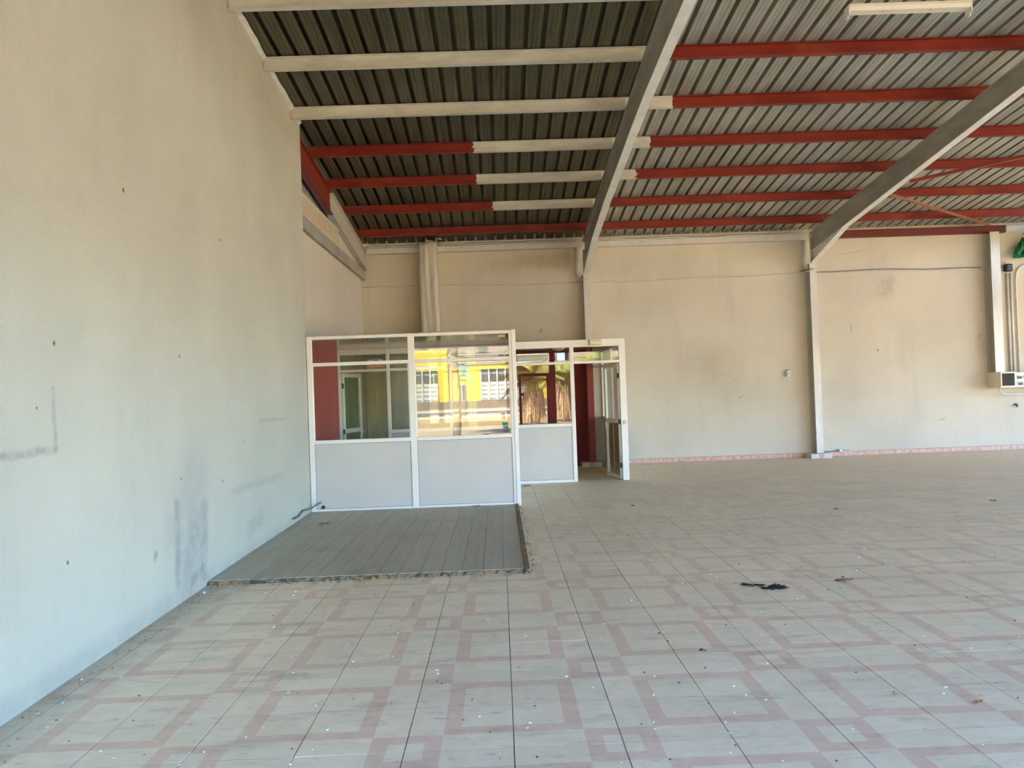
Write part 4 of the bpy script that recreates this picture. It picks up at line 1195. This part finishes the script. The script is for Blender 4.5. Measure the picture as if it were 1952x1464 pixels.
z00 = 1.05
MB().box(bx(-8), bx(3.2), YB - 9, YB - 0.3, -0.14, bz(3.42)).build('main_block', M['yellow'], yb_)
fac('raised_block', 'yellow', -8, -3.08, z00, 4.25, -0.3, 0.0)
fac('low_block', 'yellow', -3.08, 3.2, z00, 3.46, -0.3, 0.0)
fac('pillar', 'yellow', -3.64, -3.10, z00, 4.25, 0.0, 0.5)
fac('cornice', 'bwhite', -3.08, 3.2, 3.38, 3.46, 0.0, 0.35)
MB().box(bx(-9), bx(4), YB - 0.3, YB + 3.2, -0.14, bz(z00)).build('terrace', M['asphalt'], yb_)
for (x0, x1, n) in ((-6.6, -3.68, 6), (-1.10, 1.95, 6)):
    w = (x1 - x0) / n
    for i in range(n):
        wd = fac('window', 'bglass', x0 + i * w + 0.04, x0 + (i + 1) * w - 0.04, 2.22, 2.98, 0.0, 0.06)
        fac('transom_bar', 'bwhite', x0 + i * w + 0.04, x0 + (i + 1) * w - 0.04, 2.72, 2.76, 0.06, 0.12, wd)
        fac('mullion', 'bwhite', x0 + i * w - 0.045, x0 + i * w + 0.045, 1.08, 3.0, 0.0, 0.30)
        ba = fac('balustrade', 'bwhite', x0 + i * w + 0.04, x0 + (i + 1) * w - 0.04, 1.08, 2.20, 0.1, 0.18)
        h = MB()
        for r_ in range(4):
            for q in range(7):
                hx = x0 + i * w + 0.08 + q * (w - 0.16) / 7; hz = 1.12 + r_ * 0.27
                h.box(bx(hx), bx(hx + 0.03), YB + 0.18, YB + 0.185, bz(hz), bz(hz + 0.09))
        hh = h.build('lattice_holes', M['bglass'], ba); hh['kind'] = 'stuff'
dr = fac('entrance', 'bwhite', -2.52, -2.04, z00, 2.12, 0.0, 0.15)
fac('door_glass', 'bglass', -2.46, -2.31, 1.10, 2.05, 0.15, 0.17, dr); fac('door_glass', 'bglass', -2.24, -2.10, 1.10, 2.05, 0.15, 0.17, dr)
# emblem: wide top tapering to a stem over an oval band
em = MB(); Y_ = YB + 0.02
outl = [(-2.45, 3.26), (-1.80, 3.26), (-1.98, 3.02), (-2.03, 2.80), (-2.0, 2.70), (-2.26, 2.70), (-2.23, 2.80), (-2.28, 3.02)]
em.add([(bx(a), Y_, bz(b)) for a, b in outl] + [(bx(a), Y_ + 0.06, bz(b)) for a, b in outl], [tuple(range(8)), tuple(range(15, 7, -1))] + [(i, (i + 1) % 8, 8 + (i + 1) % 8, 8 + i) for i in range(8)])
emo = em.build('emblem', M['bblue'], yb_)
ov = MB(); N = 28; vs = []
for i in range(N):
    a = 2 * math.pi * i / N
    for (s_, d_) in ((1.0, 0.0), (0.72, 0.0), (0.72, 0.07), (1.0, 0.07)):
        vs.append((bx(-2.11 + 0.44 * s_ * math.cos(a)), Y_ + d_, bz(2.54 + 0.17 * s_ * math.sin(a))))
ov.add(vs, [(i * 4 + q, i * 4 + (q + 1) % 4, ((i + 1) % N) * 4 + (q + 1) % 4, ((i + 1) % N) * 4 + q) for i in range(N) for q in range(4)])
ov.build('oval_band', M['bblue'], emo)
for q in range(5):
    fac('letter_stroke', 'bwhite', -5.05 + q * 0.28, -4.93 + q * 0.28, 3.08, 3.30, 0.0, 0.06); fac('letter_shade', 'bblue', -4.92 + q * 0.28, -4.86 + q * 0.28, 3.08, 3.30, 0.0, 0.05)


# palms
def frond_mesh():
    mb = MB(); n = 10; rach = []
    for i in range(n + 1):
        f = i / n; rach.append(Vector((f * 1.15, 0, 0.62 * f - 0.75 * f * f)))
    mb.tube(rach, [0.02 * (1 - .8 * i / n) for i in range(n + 1)], 5)
    for i in range(1, n + 1):
        for sgn in (-1, 1):
            for q in (0, .5):
                p = rach[i] * (1 - q) + rach[i - 1] * q; l = 0.42 * (1 - abs(i / n - .45)) + .08
                tip = p + Vector((0.22, sgn * l, -0.10 - .12 * l))
                mb.add([p + Vector((-.03, 0, 0)), p + Vector((.03, 0, 0)), tip], [(0, 1, 2)])
    return mb.mesh('frond', M['frond'])


FR = frond_mesh()


def palm(x, y, h, r, skirt, label, seed, sc=1.0):
    rnd = random.Random(seed)
    t = empty('palm_tree', (x, y, -0.14), label, 'palm', 'palms before the hall')
    n = 12; pts = [(x + 0.05 * math.sin(i * .5), y, -0.14 + (h + .14) * i / n) for i in range(n + 1)]
    MB().tube(pts, [r * (1.15 - .3 * i / n) for i in range(n + 1)], 12).build('trunk', M['trunk'], t, True)
    if skirt:
        mb = MB()
        for i in range(420):
            a = rnd.uniform(0, 6.283); r0 = r * .8; z0 = h - rnd.uniform(0, .5); L2 = rnd.uniform(.55, 1.0) * (h - 0.3); rad = rnd.uniform(.25, .75) * skirt
            p0 = Vector((x + r0 * math.cos(a), y + r0 * math.sin(a), z0)); p1 = Vector((x + rad * .85 * math.cos(a), y + rad * .85 * math.sin(a), z0 - L2 * .35)); p2 = Vector((x + rad * math.cos(a + .1), y + rad * math.sin(a + .1), max(-.1, z0 - L2)))
            wv = Vector((-math.sin(a), math.cos(a), 0)) * rnd.uniform(.008, .03)
            mb.add([p0 - wv, p0 + wv, p1 + wv * 1.3, p1 - wv * 1.3, p2 + wv * .4, p2 - wv * .4], [(0, 1, 2, 3), (3, 2, 4, 5)])
        o = mb.build('dead_frond_skirt', M['skirt'], t); o['kind'] = 'stuff'
    for i in range(26):
        o = bpy.data.objects.new('frond', FR); COL.objects.link(o); o.parent = t
        o.location = (0, 0, h + 0.1); o.rotation_euler = (rnd.uniform(-.2, .2), rnd.uniform(-.75, .35), i * 6.283 / 26 + rnd.uniform(-.15, .15)); s_ = sc * rnd.uniform(.85, 1.15); o.scale = (s_, s_, s_)


palm(1.60, -11.5, 2.0, 0.16, 0.85, 'dry-skirted palm reflected in the glass left of the open door', 31, 1.25)
palm(3.45, -16.2, 2.15, 0.17, 0.9, 'second dry-skirted palm reflected at the edge of the glass by the door', 32, 1.35)
palm(-1.63, -9.0, 5.2, 0.15, 0, 'tall pale palm trunk reflected in the office glass', 33, 1.6)
palm(5.2, -12.6, 2.4, 0.17, 0.95, 'third palm reflected in the pane over the doorway', 34, 1.4)

# row of apartment blocks beyond the yellow building
def block(xa, xb, zt, col, label, y0=YB - 24):
    b = empty('street_apartment_block', ((xa + xb) / 2, y0, -0.14), label, 'building', 'far apartment blocks')
    mt = plain('block_render_%d' % int(xa + 200), col, 0.9, 0, 0.08, 0.3)
    MB().box(xa, xb, y0 - 10, y0, -0.14, zt).build('body', mt, b)
    MB().box(xa - 0.3, xb + 0.3, y0 - 10.3, y0 + 0.3, zt + 0.002, zt + 0.9).build('parapet', M['concrete'], b)
    nf = int((zt - 1) // 3); nw = int((xb - xa) // 4.2)
    for f in range(nf):
        MB().box(xa + 0.5, xb - 0.5, y0 + 0.002, y0 + 0.9, 1.1 + 3 * f, 1.3 + 3 * f).build('balcony_slab', M['concrete'], b)
        for q in range(nw):
            xc = xa + (q + 0.5) * (xb - xa) / nw
            MB().box(xc - 0.75, xc + 0.75, y0 + 0.001, y0 + 0.05, 1.35 + 3 * f, 3.0 + 3 * f).build('window', M['bglass'], b)


for (xa, xb, zt, col, lab) in ((-78, -50, 13, (0.52, 0.42, 0.33), 'leftmost far apartment block beyond the road'), (-48, -24, 14, (0.50, 0.38, 0.31), 'far apartment block left of the yellow building'), (-22, 9, 12, (0.36, 0.28, 0.25), 'mauve apartment block behind the yellow building'),
                              (11, 28, 9, (0.42, 0.32, 0.27), 'far apartment block right of the yellow building'), (30, 56, 8, (0.54, 0.44, 0.34), 'second far apartment block at the right'), (58, 90, 8, (0.48, 0.38, 0.30), 'rightmost far apartment block beyond the road')):
    block(xa, xb, zt, col, lab)
